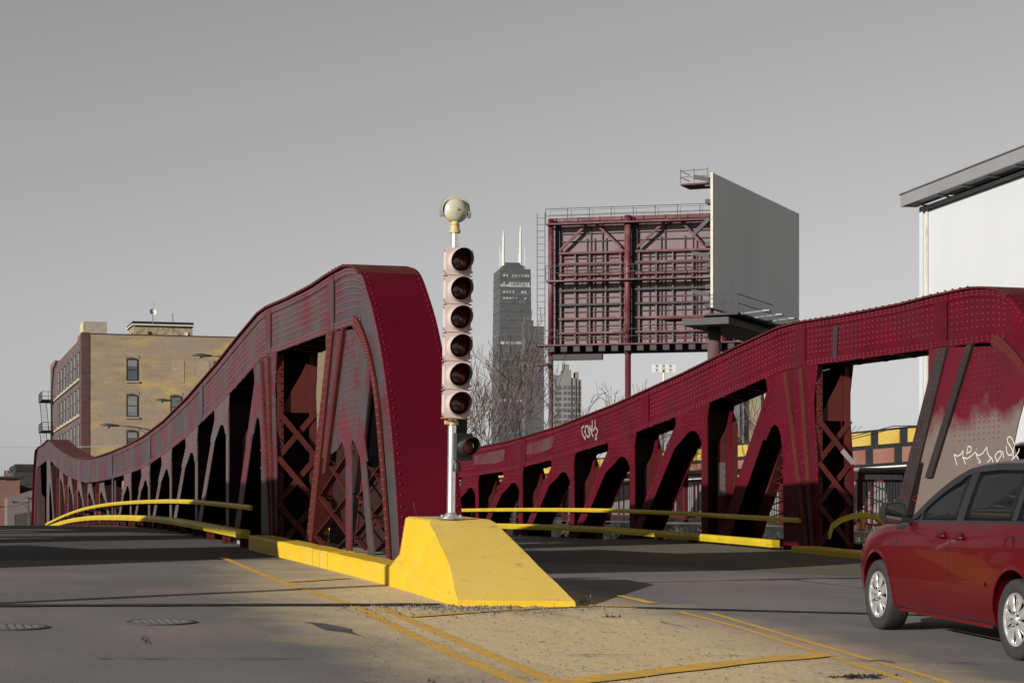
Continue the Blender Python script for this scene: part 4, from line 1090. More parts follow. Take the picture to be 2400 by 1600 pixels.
# street lamps
GL = 'street lamps beyond the left truss'
for (px, py, d, lab) in ((452, 833, 100, 'upper street lamp head reaching out over the left truss before the brick wall'),
                         (364, 938, 118, 'middle street lamp head in front of the warehouse window by the left truss'),
                         (236, 997, 104, 'lowest big street lamp, its long double arm crossing the tan brick wall')):
    e = at(px, py, d); arm = 2.4
    base = Vector((e.x + arm + .75, e.y + .3, CAMZ - .5)); hz = e.z - base.z - .35
    lamp_post(lab, base, hz, math.pi, arm, GL, (lamp_m, bowl_m), .78, .09, .5)
for (px, py, d, lab) in ((23, 1173, 190, 'tiny street lamp over the pale shed, left of the far truss end'), (57, 1164, 160, 'tiny street lamp half hidden by the far truss end'),
                         (-8, 1184, 220, 'tiny street lamp at the left edge of the picture')):
    e = at(px, py, d); base = Vector((e.x + 2.6 + .7, e.y, CAMZ - 2)); lamp_post(lab, base, e.z - base.z + .5, math.pi, 2.6, GL, (lamp_m, bowl_m), .75, .08, -.5)
# wires
gut_w = mat('wire_grey', (.3, .29, .28), .5, .3)
wr = thing('overhead_wires', 'two pale overhead wires in front of the warehouse above the far truss', 'wires', (0, 0, 0), 0)
for dy in (0, 6):
    A, B = at(-200, 1043 + dy, 120), at(420, 1044 - dy, 120)
    MB().tube([A, (A + B) / 2 - Vector((0, 0, .12)), B], .010, 5).build('wire', gut_w, wr)

# ------------------------------------------------------------------ towers far behind
tower_m = mat('tower_cladding', (.068, .070, .073), .5, .4, var=.1, scale=.02)
band_m = mat('tower_band', (.092, .094, .097), .5, .4, var=.4, scale=.09, fine=.3, bscale=.4)
win_m = mat('tower_lights', (.30, .30, .30), .5, .3, var=.6, scale=.12)
D3 = 2600.0
Z3 = lambda py: (HZ - py) / F * D3 + 5
base = at(1200, 1240, D3); base.z = CAMZ - 5
t = thing('skyscraper', 'tall dark tapering skyscraper with two white masts on the skyline', 'skyscraper', base, R(9))
w0, w1, h = 50, 36.5, Z3(636)
fr = MB(); fr.plate([(-w0, 0), (w0, 0), (w1 * .62 + 0, h), (-w1 * .62 - 0, h)], -36, 36, lambda a, c, s: (a * .47 if c == 0 else a * .83, s * (1 if c == 0 else .8), c))
b = MB()
def taper(b, z0, z1, wa, wb, da, db, cx=0.):
    b.add([(cx - wa, -da, z0), (cx + wa, -da, z0), (cx + wa, da, z0), (cx - wa, da, z0), (cx - wb, -db, z1), (cx + wb, -db, z1), (cx + wb, db, z1), (cx - wb, db, z1)],
          [(0, 3, 2, 1), (4, 5, 6, 7), (0, 1, 5, 4), (1, 2, 6, 5), (2, 3, 7, 6), (3, 0, 4, 7)])
taper(b, 0, h, 22.5, 18.7, 32, 26); b.build('shaft', tower_m, t)
cw = MB(); taper(cw, h - 1, h + 9, 9, 9, 14, 14, -1); taper(cw, h, h + 5, 13, 13, 18, 18, -1); cw.build('crown', tower_m, t)
for i in range(30):                                  # floor bands: fronts stand just proud of the shaft
    z = 20 + i * 9.9; q = z / h
    ww = 22.5 + (18.7 - 22.5) * q; dd = 32 + (26 - 32) * q
    if z > h - 6: break
    MB().box(-ww + .8, ww - .8, -dd - .5, -dd + .6, z, z + 3.4).build('floor_band', band_m if i % 7 else win_m, t)
    MB().box(-ww - .4, -ww + .6, -dd + 1.5, dd - 1.5, z, z + 3.4).build('floor_band', band_m, t)
for k, py in enumerate((652, 670, 690, 704)):
    for i in range(9):
        if random.random() < .75: MB().box(-15 + i * 3.7, -15 + i * 3.7 + 2.6, -27.6, -26.2, Z3(py) - 1.6, Z3(py) + (1.4 if k < 3 else .8)).build('lit_window', win_m, t)
for x_, pt in ((-10.5, 540), (10.5, 528)):
    m_ = MB().tube([(x_, 0, h), (x_, 0, h + 38 * .52), (x_, 0, Z3(pt) - 10), (x_, 0, Z3(pt))], [2.0, 1.5, 1.3, .4], 8).build('mast', white_trim, t)
    MB().tube([(x_ - 2.6, 0, h), (x_ - 2.6, 0, h + 22)], .5, 5).build('mast', white_trim, t)
for x_ in (-15, 16): MB().tube([(x_, 0, h), (x_, 0, h + 30)], .45, 5).build('mast', white_trim, t)
base = at(1245, 1240, 2300); base.z = CAMZ - 5
t = thing('office_block', 'lower dark office block stepping out at the right foot of the skyscraper', 'skyscraper', base, R(9))
Z4 = lambda py: (HZ - py) / F * 2300 + 5
b = MB(); b.box(-8, 1.2, -8, 12, 0, Z4(752)); b.build('shaft', tower_m, t)
b = MB(); b.box(1.3, 12.6, -8, 12, 0, Z4(766)); b.build('wing', mat('office_dark', (.085, .085, .087), .6, .3), t)
for i in range(22): MB().box(1.8, 12.2, -8.3, -7.9, 12 + i * 9.2, 14.5 + i * 9.2).build('floor_band', band_m, t)
base = at(1326, 1240, 1900); base.z = CAMZ - 5
t = thing('apartment_tower', 'pale stepped apartment tower seen under the red billboard frame', 'skyscraper', base, R(6))
Z5 = lambda py: (HZ - py) / F * 1900 + 5
pale = mat('pale_concrete', (.20, .185, .18), .8, .2, var=.12, scale=.05)
b = MB()
b.box(-11, -4, -6, 8, 0, Z5(880)); b.box(-4, 4, -7, 8, 0, Z5(868)); b.box(-2.2, 2.4, -4, 4, Z5(868), Z5(854)); b.box(4, 8, -6, 8, 0, Z5(886)); b.box(8, 11, -5, 8, 0, Z5(872)); b.box(11, 13.5, -4, 8, 0, Z5(890)); b.build('shaft', pale, t)
for i in range(26):
    for x0_, x1_, y_ in ((-10.4, -8.2, -6.2), (-7, -4.9, -6.2), (-3, -.5, -7.2), (.6, 3.1, -7.2), (5, 7.2, -6.2), (8.7, 10.3, -5.2), (11.4, 13.1, -4.2)):
        if i < 24: MB().box(x0_, x1_, y_, y_ + .3, 12 + i * 5.1, 15 + i * 5.1).build('window', band_m if (i * 7 + int(x0_)) % 5 else tower_m, t)
# ------------------------------------------------------------------ the red minivan
def minivan():
    org = Vector((3.64 + .9 * .978, 21.0 + .9 * .208, 0)); U, V = to_uv(org.x, org.y); org.z = gs(U, V)
    car = thing('minivan', 'glossy dark red minivan with silver wheels cut off by the right edge', 'minivan', org)
    Uu, Vv = to_uv(org.x + .62, org.y - 3.0)
    car.rotation_euler = (0, -math.atan2(org.z - gs(Uu, Vv), 3.06), R(102))
    paint = mat('car_paint', (.070, .0002, .0034), .3, .2, var=.05, scale=1, fine=0, coat=.25)
    gl = mat('tinted_glass', (.010, .011, .012), .03, .35, fine=0, var=.02); gl.node_tree.nodes['Principled BSDF'].inputs['Alpha'].default_value = .86
    trim = mat('black_trim', (.014, .014, .015), .35, .5, fine=0); rub = mat('tyre_rubber', (.028, .027, .026), .85, .2, var=.15, scale=20)
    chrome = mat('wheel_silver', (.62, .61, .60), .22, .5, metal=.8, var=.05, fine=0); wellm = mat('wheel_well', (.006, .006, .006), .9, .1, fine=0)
    seatm = mat('seat_cloth', (.05, .05, .052), .8, .2, fine=.1)
    itp = lambda x, xs, ys: float(np.interp(x, xs, ys))
    Wf = lambda x: itp(x, [-4.15, -4.1, -3.95, -3.6, -2.6, -1, 0, .35, .6, .78, .9, .97, 1.0], [.72, .84, .93, .965, .985, .985, .975, .95, .90, .82, .70, .52, .36])
    Zt = lambda x: itp(x, [-4.15, -4.0, -3, -2, -1, -.45, -.1, .2, .5, .75, .9, .97, 1.0], [1.05, 1.15, 1.145, 1.115, 1.085, 1.07, 1.045, 1.01, .945, .86, .76, .68, .60])
    Zb = lambda x: itp(x, [-4.15, -4.0, -3.6, -2.6, -.6, .4, .9, 1.0], [.42, .32, .27, .235, .225, .235, .26, .36])
    Cr = lambda x: itp(x, [-4.15, -1, -.5, -.1, .4, .8, 1.0], [.0, .0, .015, .05, .06, .05, .02])
    def section(x):
        w, zt, zb, c = Wf(x), Zt(x), Zb(x), Cr(x)
        lo, hi = zb + .17, zt - .13
        f = lambda t: lo + (hi - lo) * t
        return [(0, zb), (w * .8, zb), (w - .055, zb + .04), (w - .02, lo), (w - .004, f(.3)), (w, f(.55)), (w - .004, f(.8)), (w - .016, hi), (w - .05, zt - .045), (w - .105, zt), (w * .72, zt + c * .45), (w * .4, zt + c * .85), (0, zt + c)]
    xs = sorted(set(list(np.arange(-4.15, .9, .1)) + [.9, .94, .97, .99, 1.0, -4.12, -4.08]))
    b = MB(); rows = []
    for x in xs:
        s_ = section(x); ring = [(x, y, z) for y, z in s_] + [(x, -y, z) for y, z in s_[-2:0:-1]]
        rows.append(ring)
    n = len(rows[0])
    for r in rows: b.v += r
    for i in range(len(xs) - 1):
        for k in range(n): b.f.append((i * n + k, i * n + (k + 1) % n, (i + 1) * n + (k + 1) % n, (i + 1) * n + k)); b.m.append(0)
    b.f += [tuple(range(n)), tuple((len(xs) - 1) * n + k for k in range(n))]; b.m += [0, 0]
    body = b.build('body', paint, car)
    cut = MB()
    for x in (0, -3.08):
        for s in (-1, 1): cut.lathe([(0, .5), (.405, .5), (.405, 1.3), (0, 1.3)], (x, 0, .365), (0, s, 0), 40)
    co = cut.build('cutter', wellm, car)
    mo = body.modifiers.new('arches', 'BOOLEAN'); mo.object = co; mo.operation = 'DIFFERENCE'; mo.solver = 'EXACT'
    dg = bpy.context.evaluated_depsgraph_get(); dg.update()
    me = bpy.data.meshes.new_from_object(body.evaluated_get(dg)); body.modifiers.clear(); body.data = me
    bpy.data.objects.remove(co)
    if len(me.materials) < 2: me.materials.append(wellm)
    for p in me.polygons:                            # faces of the wheel housings
        c = p.center; in_w = min(math.hypot(c.x - x, c.z - .365) for x in (0, -3.08)) < .402 and abs(c.y) < .98
        p.material_index = 1 if in_w else 0
    me.polygons.foreach_set('use_smooth', [True] * len(me.polygons)); me.set_sharp_from_angle(angle=R(38))
    def side_y(x, z):
        s_ = section(x); q = sorted([(zz, yy) for yy, zz in s_[2:10]]); return itp(z, [a for a, _ in q], [c for _, c in q])
    # arch lips
    for x0 in (0, -3.08):
        A = []; B_ = []
        for i in range(25):
            a = -.25 + (math.pi + .5) * i / 24
            for L, r in ((A, .400), (B_, .432)):
                x, z = x0 + r * math.cos(a), .365 + r * math.sin(a); L.append((x, side_y(x, z) + (.010 if r < .42 else .002), z))
        MB().strip(A, B_, (0, -.02, 0)).build('arch_lip', paint, car, 40)
    # shut lines and side mouldings (thin, proud of the body by under 2 mm)
    def vline(x, z0, z1, dx=.004, lean=0.):
        zs = np.linspace(z0, z1, 12)
        return MB().strip([(x - dx + lean * (z - z0), side_y(x, z) + .0022, z) for z in zs], [(x + dx + lean * (z - z0), side_y(x, z) + .0022, z) for z in zs], (0, -.004, 0))
    def hline(z, x0, x1, dz, off=.0022, m=None, name='shut_line'):
        X = np.linspace(x0, x1, 16)
        return MB().strip([(x, side_y(x, z(x) - dz) + off, z(x) - dz) for x in X], [(x, side_y(x, z(x) + dz) + off, z(x) + dz) for x in X], (0, -.006, 0)).build(name, m or trim, car)
    vline(-.52, .30, 1.05).build('shut_line', trim, car); vline(-1.76, .28, 1.09).build('shut_line', trim, car); vline(-2.86, .80, 1.12).build('shut_line', trim, car)
    hline(lambda x: .295 + .0 * x, -2.62, -.52, .004)
    hline(lambda x: 1.0 - .008 * x, -3.9, -2.9, .005)
    hline(lambda x: .585 - .012 * (x + .5), -2.55, -.5, .016, .010, paint, 'side_moulding')
    hline(lambda x: .245, -2.62, -.48, .016, .006, paint, 'sill_trim')
    for x in (-1.58, -1.98):
        h = MB(); z = .985
        for i in range(7):
            q = i / 6; h.v += []
        h.tube([(x - .10, side_y(x, z) + .002, z), (x - .07, side_y(x, z) + .03, z + .006), (x, side_y(x, z) + .04, z + .008), (x + .07, side_y(x, z) + .03, z + .004), (x + .10, side_y(x, z) + .002, z)], [.012, .018, .02, .018, .012], 8)
        hd = h.build('door_handle', paint, car, True)
        MB().lathe([(0, .0015), (.06, .0015), (.062, .004), (.0, .004)], (x, side_y(x, z) - .001, z), (0, 1, 0), 16).build('recess', trim, hd)
    MB().lathe([(.075, .0), (.082, .004), (.09, .0)], (-2.98, side_y(-2.98, .96) + .001, .965), (0, 1, 0), 24).build('fuel_flap', paint, car, True)
    # glasshouse
    TOPL = [(-.58, 1.085), (-.75, 1.20), (-.95, 1.325), (-1.15, 1.435), (-1.35, 1.525), (-1.55, 1.59), (-1.8, 1.63), (-2.2, 1.655), (-2.8, 1.66), (-3.3, 1.645), (-3.7, 1.61), (-3.95, 1.55), (-4.05, 1.45)]
    zr = lambda x: itp(-x, [-p[0] for p in TOPL], [p[1] for p in TOPL])
    def S(x, z, s=1):
        t = max(0, (z - 1.08) / .58); return (x, s * (.872 - .205 * t ** 1.15), z)
    zbl = lambda x: Zt(x) - .004
    wt = lambda x: max(zbl(x) + .031, zr(x) - (.085 if x > -1.5 else .06))
    def panel(x0, x1, f0, f1, s, off, th, n=10, mb=None):
        X = np.linspace(x0, x1, n); mb = mb or MB(); m_ = 5; vs = []
        for x in X:
            for j in range(m_):
                z = f0(x) + (f1(x) - f0(x)) * j / (m_ - 1); p = S(x, z, s); vs.append((p[0], p[1] + s * off, p[2]))
        vs2 = [(p[0], p[1] - s * th, p[2]) for p in vs]; N = len(vs); fs = []
        for i in range(n - 1):
            for j in range(m_ - 1):
                q = (i * m_ + j, i * m_ + j + 1, (i + 1) * m_ + j + 1, (i + 1) * m_ + j); fs += [q, tuple(N + k for k in reversed(q))]
        for i in range(n - 1):
            for j in (0, m_ - 1): q = (i * m_ + j, (i + 1) * m_ + j); fs.append((q[0], q[1], N + q[1], N + q[0]))
        for j in range(m_ - 1):
            for i in (0, n - 1): q = (i * m_ + j, i * m_ + j + 1); fs.append((q[0], q[1], N + q[1], N + q[0]))
        return mb.add(vs + vs2, fs)
    for s in (1, -1):
        b1 = lambda x: zbl(x) + .03
        panel(-.60, -4.0, wt, zr, s, .006, .04, 40).build('roof_rail', trim, car, 50)
        panel(-.58, -4.0, zbl, b1, s, .004, .03, 24).build('belt_trim', trim, car, 50)
        for x0, x1 in ((-1.66, -1.80), (-2.78, -2.87), (-3.74, -4.0)): panel(x0, x1, b1, wt, s, .003, .03, 4).build('pillar', trim, car, 50)
        panel(-.84, -.875, b1, wt, s, .002, .03, 3).build('pillar', trim, car, 50)
        for x0, x1 in ((-.70, -.84), (-.875, -1.66), (-1.80, -2.78), (-2.87, -3.74)): panel(x0, x1, b1, wt, s, -.006, .006, 10).build('side_window', gl, car, True)
    # roof and windscreen
    b = MB(); X = np.linspace(-1.42, -4.0, 20); ys_ = [1, .97, .88, .7, .4, 0, -.4, -.7, -.88, -.97, -1]
    for x in X:
        e = S(x, zr(x)); 
        for q in ys_: b.v.append((x + .22 * (1 - q * q) * max(0, 1 - (-1.42 - x) / .5), e[1] * q * (1.012), e[2] + .06 * (1 - abs(q) ** 2.6) - (.03 if abs(q) == 1 else 0) + .004))
    n = len(ys_)
    for i in range(len(X) - 1):
        for k in range(n - 1): b.f.append((i * n + k, i * n + k + 1, (i + 1) * n + k + 1, (i + 1) * n + k)); b.m.append(0)
    ro = b.build('roof', mat('sheen_grey_roof', (.055, .035, .037), .25, .5, fine=0, coat=.6), car, True); so_ = ro.modifiers.new('thickness', 'SOLIDIFY'); so_.thickness = .03; so_.offset = -1  # grey colour stands in for sky reflected in the roof skin
    b = MB(); X = np.linspace(-.56, -1.42, 10)
    for i, x in enumerate(X):
        e = S(x, zr(x)); q0 = i / 9
        for q in ys_: b.v.append((x + (.50 * (1 - q0) + .22 * q0) * (1 - q * q), e[1] * q * .985, e[2] + (.0 * (1 - q0) + .06 * q0) * (1 - abs(q) ** 2.6) - .004))
    for i in range(len(X) - 1):
        for k in range(n - 1): b.f.append((i * n + k, i * n + k + 1, (i + 1) * n + k + 1, (i + 1) * n + k)); b.m.append(0)
    b.build('windscreen', gl, car, True)
    b = MB(); 
    for z in np.linspace(1.12, 1.52, 6):
        e = S(-4.0, z); 
        for q in ys_: b.v.append((-4.02 - .06 * (1 - q * q) + (z - 1.12) * .1, e[1] * q, z))
    for i in range(5):
        for k in range(n - 1): b.f.append((i * n + k, i * n + k + 1, (i + 1) * n + k + 1, (i + 1) * n + k)); b.m.append(0)
    b.build('rear_window', gl, car, True)
    # cabin
    MB().box(-3.9, -.25, -.84, .84, 1.0, 1.10).build('cabin_floor', wellm, car)
    for x, y in ((-1.55, .38), (-1.55, -.38), (-2.5, .4), (-2.5, -.4), (-3.4, .35), (-3.4, -.35)):
        st = MB().plate([(-.1, 1.05), (.07, 1.05), (.0, 1.33), (-.07, 1.36), (-.15, 1.32)], -.23, .23, lambda a, c, q: (x + a, y + q, c)).build('seat', seatm, car, 30)
        hb = MB().box(x - .16, x - .05, y - .13, y + .13, 1.37, 1.55); hb.build('headrest', seatm, st)
    MB().box(-.75, -.35, -.8, .8, 1.08, 1.14).build('dashboard', seatm, car)
    sw = MB(); sw.tube([(-.98 + .06 * math.sin(a), .38 + .18 * math.cos(a), 1.14 + .16 * math.sin(a)) for a in np.linspace(0, 6.2832, 21)], .014, 6); sw.build('steering_wheel', trim, car, True)
    # door mirrors
    for s in (1, -1):
        m_ = MB(); prof = [(-.0, .62, .62), (.05, .92, .9), (.10, 1, 1), (.16, .9, .85), (.19, .5, .5)]
        ce = Vector((-.70, s * 1.06, 1.165)); k = 16
        for dx, wy, wz in [(0, .98, .98)] + prof[1:]:
            for j in range(k):
                a = 6.2832 * j / k; c, q = math.cos(a), math.sin(a); r = (abs(c) ** 4 + abs(q) ** 4) ** -.25
                m_.v.append((ce.x + dx, ce.y + .11 * wy * c * r, ce.z + .105 * wz * q * r))
        for i in range(4):
            for j in range(k): m_.f.append((i * k + j, i * k + (j + 1) % k, (i + 1) * k + (j + 1) % k, (i + 1) * k + j)); m_.m.append(0)
        m_.f += [tuple(range(k)), tuple(4 * k + j for j in range(k))]; m_.m += [0, 0]
        m_.bar((-.66, s * .86, 1.09), (-.66, s * 1.0, 1.11), .09, .05)
        mm = m_.build('door_mirror', trim, car, 40)
        g_ = MB(); 
        for j in range(k):
            a = 6.2832 * j / k; c, q = math.cos(a), math.sin(a); r = (abs(c) ** 4 + abs(q) ** 4) ** -.25
            g_.v.append((ce.x - .003, ce.y + .095 * c * r, ce.z + .09 * q * r))
        g_.f.append(tuple(range(k))); g_.m.append(0)
        g_.build('mirror_glass', mat('mirror_glass', (.5, .5, .5), .03, .5, metal=1, fine=0, var=0) if s == 1 else MATS['mirror_glass'], mm)
        # lamps
        hl = MB(); pts = [(.55, .80), (.80, .66), (.88, .70), (.74, .86), (.50, .93)]
        hl.strip([(x, s * (side_y(x, z) + .004), z) for x, z in pts[:3]], [(x, s * (side_y(x, z) + .004), z) for x, z in (pts[4], pts[3], pts[2])], (0, -.03 * s, 0))
        hl.build('headlight', mat('lamp_lens', (.35, .35, .36), .08, .6, fine=0, coat=.5) if s == 1 else MATS['lamp_lens'], car)
        tl = MB(); zz = np.linspace(.85, 1.12, 5); tl.strip([(-4.07, s * side_y(-4.07, z) + .004 * s, z) for z in zz], [(-3.9, s * side_y(-3.9, z) + .006 * s, z) for z in zz], (0, -.02 * s, 0))
        tl.build('tail_light', mat('tail_lens', (.25, .006, .006), .1, .6, fine=0, coat=.5) if s == 1 else MATS['tail_lens'], car)
    MB().box(.97, 1.012, -.33, .33, .50, .62).build('grille', trim, car)
    # wheels
    def wheel(x, s):
        w = link('wheel', None, car); w.location = (x, s * .845, .345); w.rotation_euler = (0, 0, 0 if s > 0 else math.pi)
        ty = MB().lathe([(.225, -.1), (.30, -.112), (.335, -.10), (.345, -.07), (.3455, 0), (.345, .07), (.335, .10), (.318, .112), (.29, .116), (.262, .112), (.232, .10), (.225, .07)], (0, 0, 0), (0, 1, 0), 48)
        ty.build('tyre', rub, w, True)
        MB().lathe([(.232, -.08), (.236, .085), (.226, .104), (.212, .100), (.205, .07), (.205, -.06), (0, -.06)], (0, 0, 0), (0, 1, 0), 40).build('rim', chrome, w, 40)
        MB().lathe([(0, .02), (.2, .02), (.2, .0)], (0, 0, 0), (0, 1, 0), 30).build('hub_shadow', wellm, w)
        sp = MB(); ns = 7
        for i in range(ns):                          # broad spokes with narrow slots between
            a0 = 6.2832 * i / ns; da = 6.2832 / ns
            L = []
            for r, f, y in ((.045, .5, .098), (.09, .47, .104), (.14, .40, .098), (.175, .36, .094), (.205, .44, .097), (.224, .5, .100)):
                for q in (-1, -.5, 0, .5, 1): 
                    a = a0 + q * f * da; L.append((r * math.cos(a), y - .010 * q * q, r * math.sin(a)))
            o = len(sp.v); sp.v += L
            for j in range(5):
                for k in range(4): sp.f.append((o + 5 * j + k, o + 5 * j + k + 1, o + 5 * j + k + 6, o + 5 * j + k + 5)); sp.m.append(0)
        spo = sp.build('hubcap', chrome, w, 50); so_ = spo.modifiers.new('thickness', 'SOLIDIFY'); so_.thickness = .012
        MB().lathe([(.05, .090), (.048, .106), (.03, .114), (0, .116)], (0, 0, 0), (0, 1, 0), 20).build('hub', chrome, w, True)
        for i in range(5):
            a = 6.2832 * i / 5; MB().lathe([(.008, .1), (.008, .112), (0, .114)], (.062 * math.cos(a), 0, .062 * math.sin(a)), (0, 1, 0), 6).build('wheel_nut', wellm, w)
    for x in (0, -3.08):
        for s in (1, -1): wheel(x, s)
    return car
minivan()
# ------------------------------------------------------------------ white building at the right
wb_m = mat('white_wall', (.47, .48, .49), .7, .25, var=.04, scale=.4, fine=.04)
gut = mat('grey_fascia', (.21, .21, .215), .5, .4, var=.08, scale=.5)
cream = mat('cream_edge', (.50, .48, .36), .7, .2)
V_, U1, U2 = 25.2, -6.0, 49.8
t = thing('white_building', 'plain white building with grey gutter eave rising out of the right edge', 'building', uv(U2, V_, CAMZ - 1.2), R(12.2))
ZE = 9.46
MB().box(0, 16, U1 - U2, 0, 0, ZE).build('wall', wb_m, t)
MB().box(-.035, -.005, -.22, 0, 0, ZE).build('corner_pipe', wb_m, t)
MB().box(-.05, -.012, -.52, -.42, 0, ZE).build('corner_seam', cream, t)
MB().box(-.50, -.06, U1 - U2, .12, ZE + .02, ZE + .32).build('gutter', gut, t)
MB().box(-.53, .5, U1 - U2, .15, ZE + .32, ZE + .35).build('gutter_lip', mat('fascia_lip', (.09, .09, .095), .5, .4), t)
MB().box(-.2, 16, U1 - U2, .0, ZE + .35, ZE + .42).build('roof_edge', cream, t)
for i in range(24): MB().bar((-.4, -.6 - i * 1.45, ZE + .0), (-.06, -.6 - i * 1.45, ZE - .05), .06, .03).build('gutter_bracket', gut, t)
MB().tube([(-.12, U1 - U2, ZE - .1), (-.12, -.3, ZE - .1)], .05, 6).build('conduit', MATS['fascia_lip'], t, True)
MB().box(-.06, -.012, -4.6, -.62, 1.8, 4.95).build('grey_panel', mat('grey_door', (.30, .30, .31), .6, .3, var=.04), t)
MB().box(-.03, .5, U1 - U2, .0, -6.5, -.01).build('foundation', walk, t)

# ------------------------------------------------------------------ sidewalk railing
t = thing('sidewalk_railing', 'red picket railing along the far sidewalk behind the graffitied truss', 'railing', uv(30, 20.45, g(30) + .16), TH)
z0 = lambda y: g(30 + y) - g(30)
ysr = list(np.arange(0, 66.1, 2.2))
def hr(name, dz, w, h):
    b = MB()
    for a, c in zip(ysr, ysr[1:]): b.bar((0, a, z0(a) + dz), (0, c, z0(c) + dz), w, h)
    return b.build(name, red_dull, t)
hr('top_rail', 1.28, .10, .06); hr('middle_rail', 1.12, .05, .05); hr('bottom_rail', .16, .05, .06)
pk = MB().box(-.012, .012, -.016, .016, 0, .95).mesh('picket', MATS['red_steel'])
pale_pk = mat('worn_picket', (.25, .23, .22), .6, .3, var=.2)
pk2 = MB().box(-.012, .012, -.016, .016, 0, .95).mesh('picket', pale_pk)
y = .1
while y < 40:
    if abs((y / 2.2) % 1) > .06: link('picket', pk2 if random.random() < .7 else pk, t, loc=(0, y, z0(y) + .18))
    y += .145
po = MB().box(-.06, .06, -.06, .06, -.1, 1.27).mesh('post', red_dull)
for y in ysr: link('post', po, t, loc=(.0, y + .06, z0(y)))
b = MB(); b.box(-.05, .05, 0, 0.01, 0, .01)
MB().tube([(-.02, a, z0(a) + 1.36) for a in ysr], .045, 8).build('pipe_rail', mat('grey_pipe', (.20, .19, .18), .5, .4, var=.4, scale=.5), t, True)

# ------------------------------------------------------------------ painted panel wall beyond the river
t = thing('painted_wall', 'long dark wall with a row of yellow panels over a row of red panels', 'wall', uv(70, 40, CAMZ), TH)
yp = mat('yellow_panel', (.42, .29, .055), .8, .2, var=.12, scale=.6, col2=(.5, .36, .1), mix=.6, mscale=.5); rp = mat('red_panel', (.20, .085, .062), .8, .2, var=.15, scale=.6, col2=(.24, .13, .09), mix=.55, mscale=.7)
dkw = mat('dark_wall', (.016, .016, .018), .8, .2, var=.3)
MB().box(0, .5, -6, 110, -7, 4.25).build('wall', dkw, t)
i = 0; y = -5.6
while y < 108:
    MB().box(-.05, -.004, y, y + 1.95, 3.60, 4.16).build('yellow_panel', yp, t)
    MB().box(-.05, -.004, y + .5, y + 2.45, 2.80, 3.42).build('red_panel', rp, t); y += 2.75
MB().tube([(-.25, -6, 2.62), (-.25, 60, 2.62)], .04, 6).build('pipe', white_trim, t, True)
MB().tube([(-.25, 5, 4.05), (-.25, 11, 4.3), (-.25, 17, 3.9), (-.25, 24, 4.05)], .02, 4).build('cable', frame_b, t)

# ------------------------------------------------------------------ billboards
frame_r = mat('billboard_red', (.09, .014, .02), .55, .3, var=.2, scale=.8, col2=(.20, .11, .10), mix=.62, mscale=.5)
back_m = mat('billboard_back', (.175, .128, .132), .7, .2, var=.1, scale=.4, col2=(.19, .07, .085), mix=.6, mscale=.45, sharp=.07, fine=.1, bscale=8)
dkf = mat('dark_frame_steel', (.028, .018, .02), .6, .3, var=.2)
hazel = mat('catwalk_mesh', (.03, .028, .028), .7, .3)
DB = 150.0; S_ = DB / F
o = at(1280, 1240, DB); o.z = CAMZ
t = thing('billboard', 'back of a tall red framed billboard on columns, seen beside the grey one', 'billboard', o, R(-13))
kx = 1 / math.cos(R(13)) * 1.0
X_ = lambda px: (px - 1280) * S_ * kx * 1.0
Zb_ = lambda py: (HZ - py) * S_
XW = X_(1795)
MB().box(.3, XW, .55, .8, Zb_(824), Zb_(513)).build('panel', back_m, t)
rows_ = [594, 619, 645, 682, 715, 748, 781]
for py in rows_:
    for x0, x1 in ((X_(1308), X_(1456)), (X_(1482), XW)): MB().box(x0, x1, .16, .3, Zb_(py) - .07, Zb_(py) + .07).build('stringer', frame_r if py not in (682, 715) else dkf, t)
for px in (1312, 1345, 1379, 1416, 1450, 1493, 1532, 1570, 1615, 1655, 1700, 1745):
    MB().box(X_(px) - .05, X_(px) + .05, .30, .42, Zb_(812), Zb_(590)).build('upright', pink_steel, t)
random.seed(5)
for px in range(1318, 1790, 9):                      # thin battens against the sheet
    if random.random() < .36:
        a = Zb_(random.choice((520, 560, 590))); MB().box(X_(px) - .035, X_(px) + .035, .44, .54, Zb_(822), a).build('batten', dkf if random.random() < .45 else frame_r, t)
for py in (530, 548, 566, 606, 632, 660, 698, 731, 764, 796, 808):
    MB().box(X_(1302), XW, .43, .50, Zb_(py) - .03, Zb_(py) + .03).build('batten', dkf if random.random() < .5 else frame_r, t)
for px, r in ((1292, .20), (1470, .245), (1690, .22)):
    MB().tube([(X_(px), -.12, -6), (X_(px), -.12, Zb_(835))], r * .85, 14).build('column', pink_steel if px != 1470 else frame_r, t, True)
    MB().tube([(X_(px), -.12, Zb_(835)), (X_(px), -.12, Zb_(512 if px != 1292 else 516))], r, 16).build('column', frame_r, t, True)
    MB().box(X_(px) + r + .02, X_(px) + r + .36, .3, .54, Zb_(822), Zb_(520)).build('column_shadow_strip', dkf, t)  # dark strip modelled where each column's shadow falls on the sheet
for (xa, ya), (xb, yb) in (((1311, 588), (1374, 528)), ((1452, 585), (1395, 528)), ((1490, 585), (1560, 522)), ((1640, 585), (1585, 522)), ((1700, 585), (1760, 522))):
    MB().bar((X_(xa), .1, Zb_(ya)), (X_(xb), .1, Zb_(yb)), .16, .16).build('brace', frame_r, t)
def catwalk(py, y0, y1, x0, x1, hand=True, m=frame_r):
    z = Zb_(py); w = MB().box(x0, x1, y0, y1, z - .1, z); w.build('catwalk', m, t)
    if hand:
        b = MB()
        for hh in (.5, 1.0): b.bar((x0, y0, z + hh), (x1, y0, z + hh), .04, .04)
        x = x0
        while x <= x1: b.bar((x, y0, z), (x, y0, z + 1.0), .04, .04); x += 1.55
        b.build('handrail', dkf, t)
catwalk(527, -.7, .1, X_(1284), XW); catwalk(660, -.7, .1, X_(1284), XW); catwalk(810, -.9, .4, X_(1262), XW)
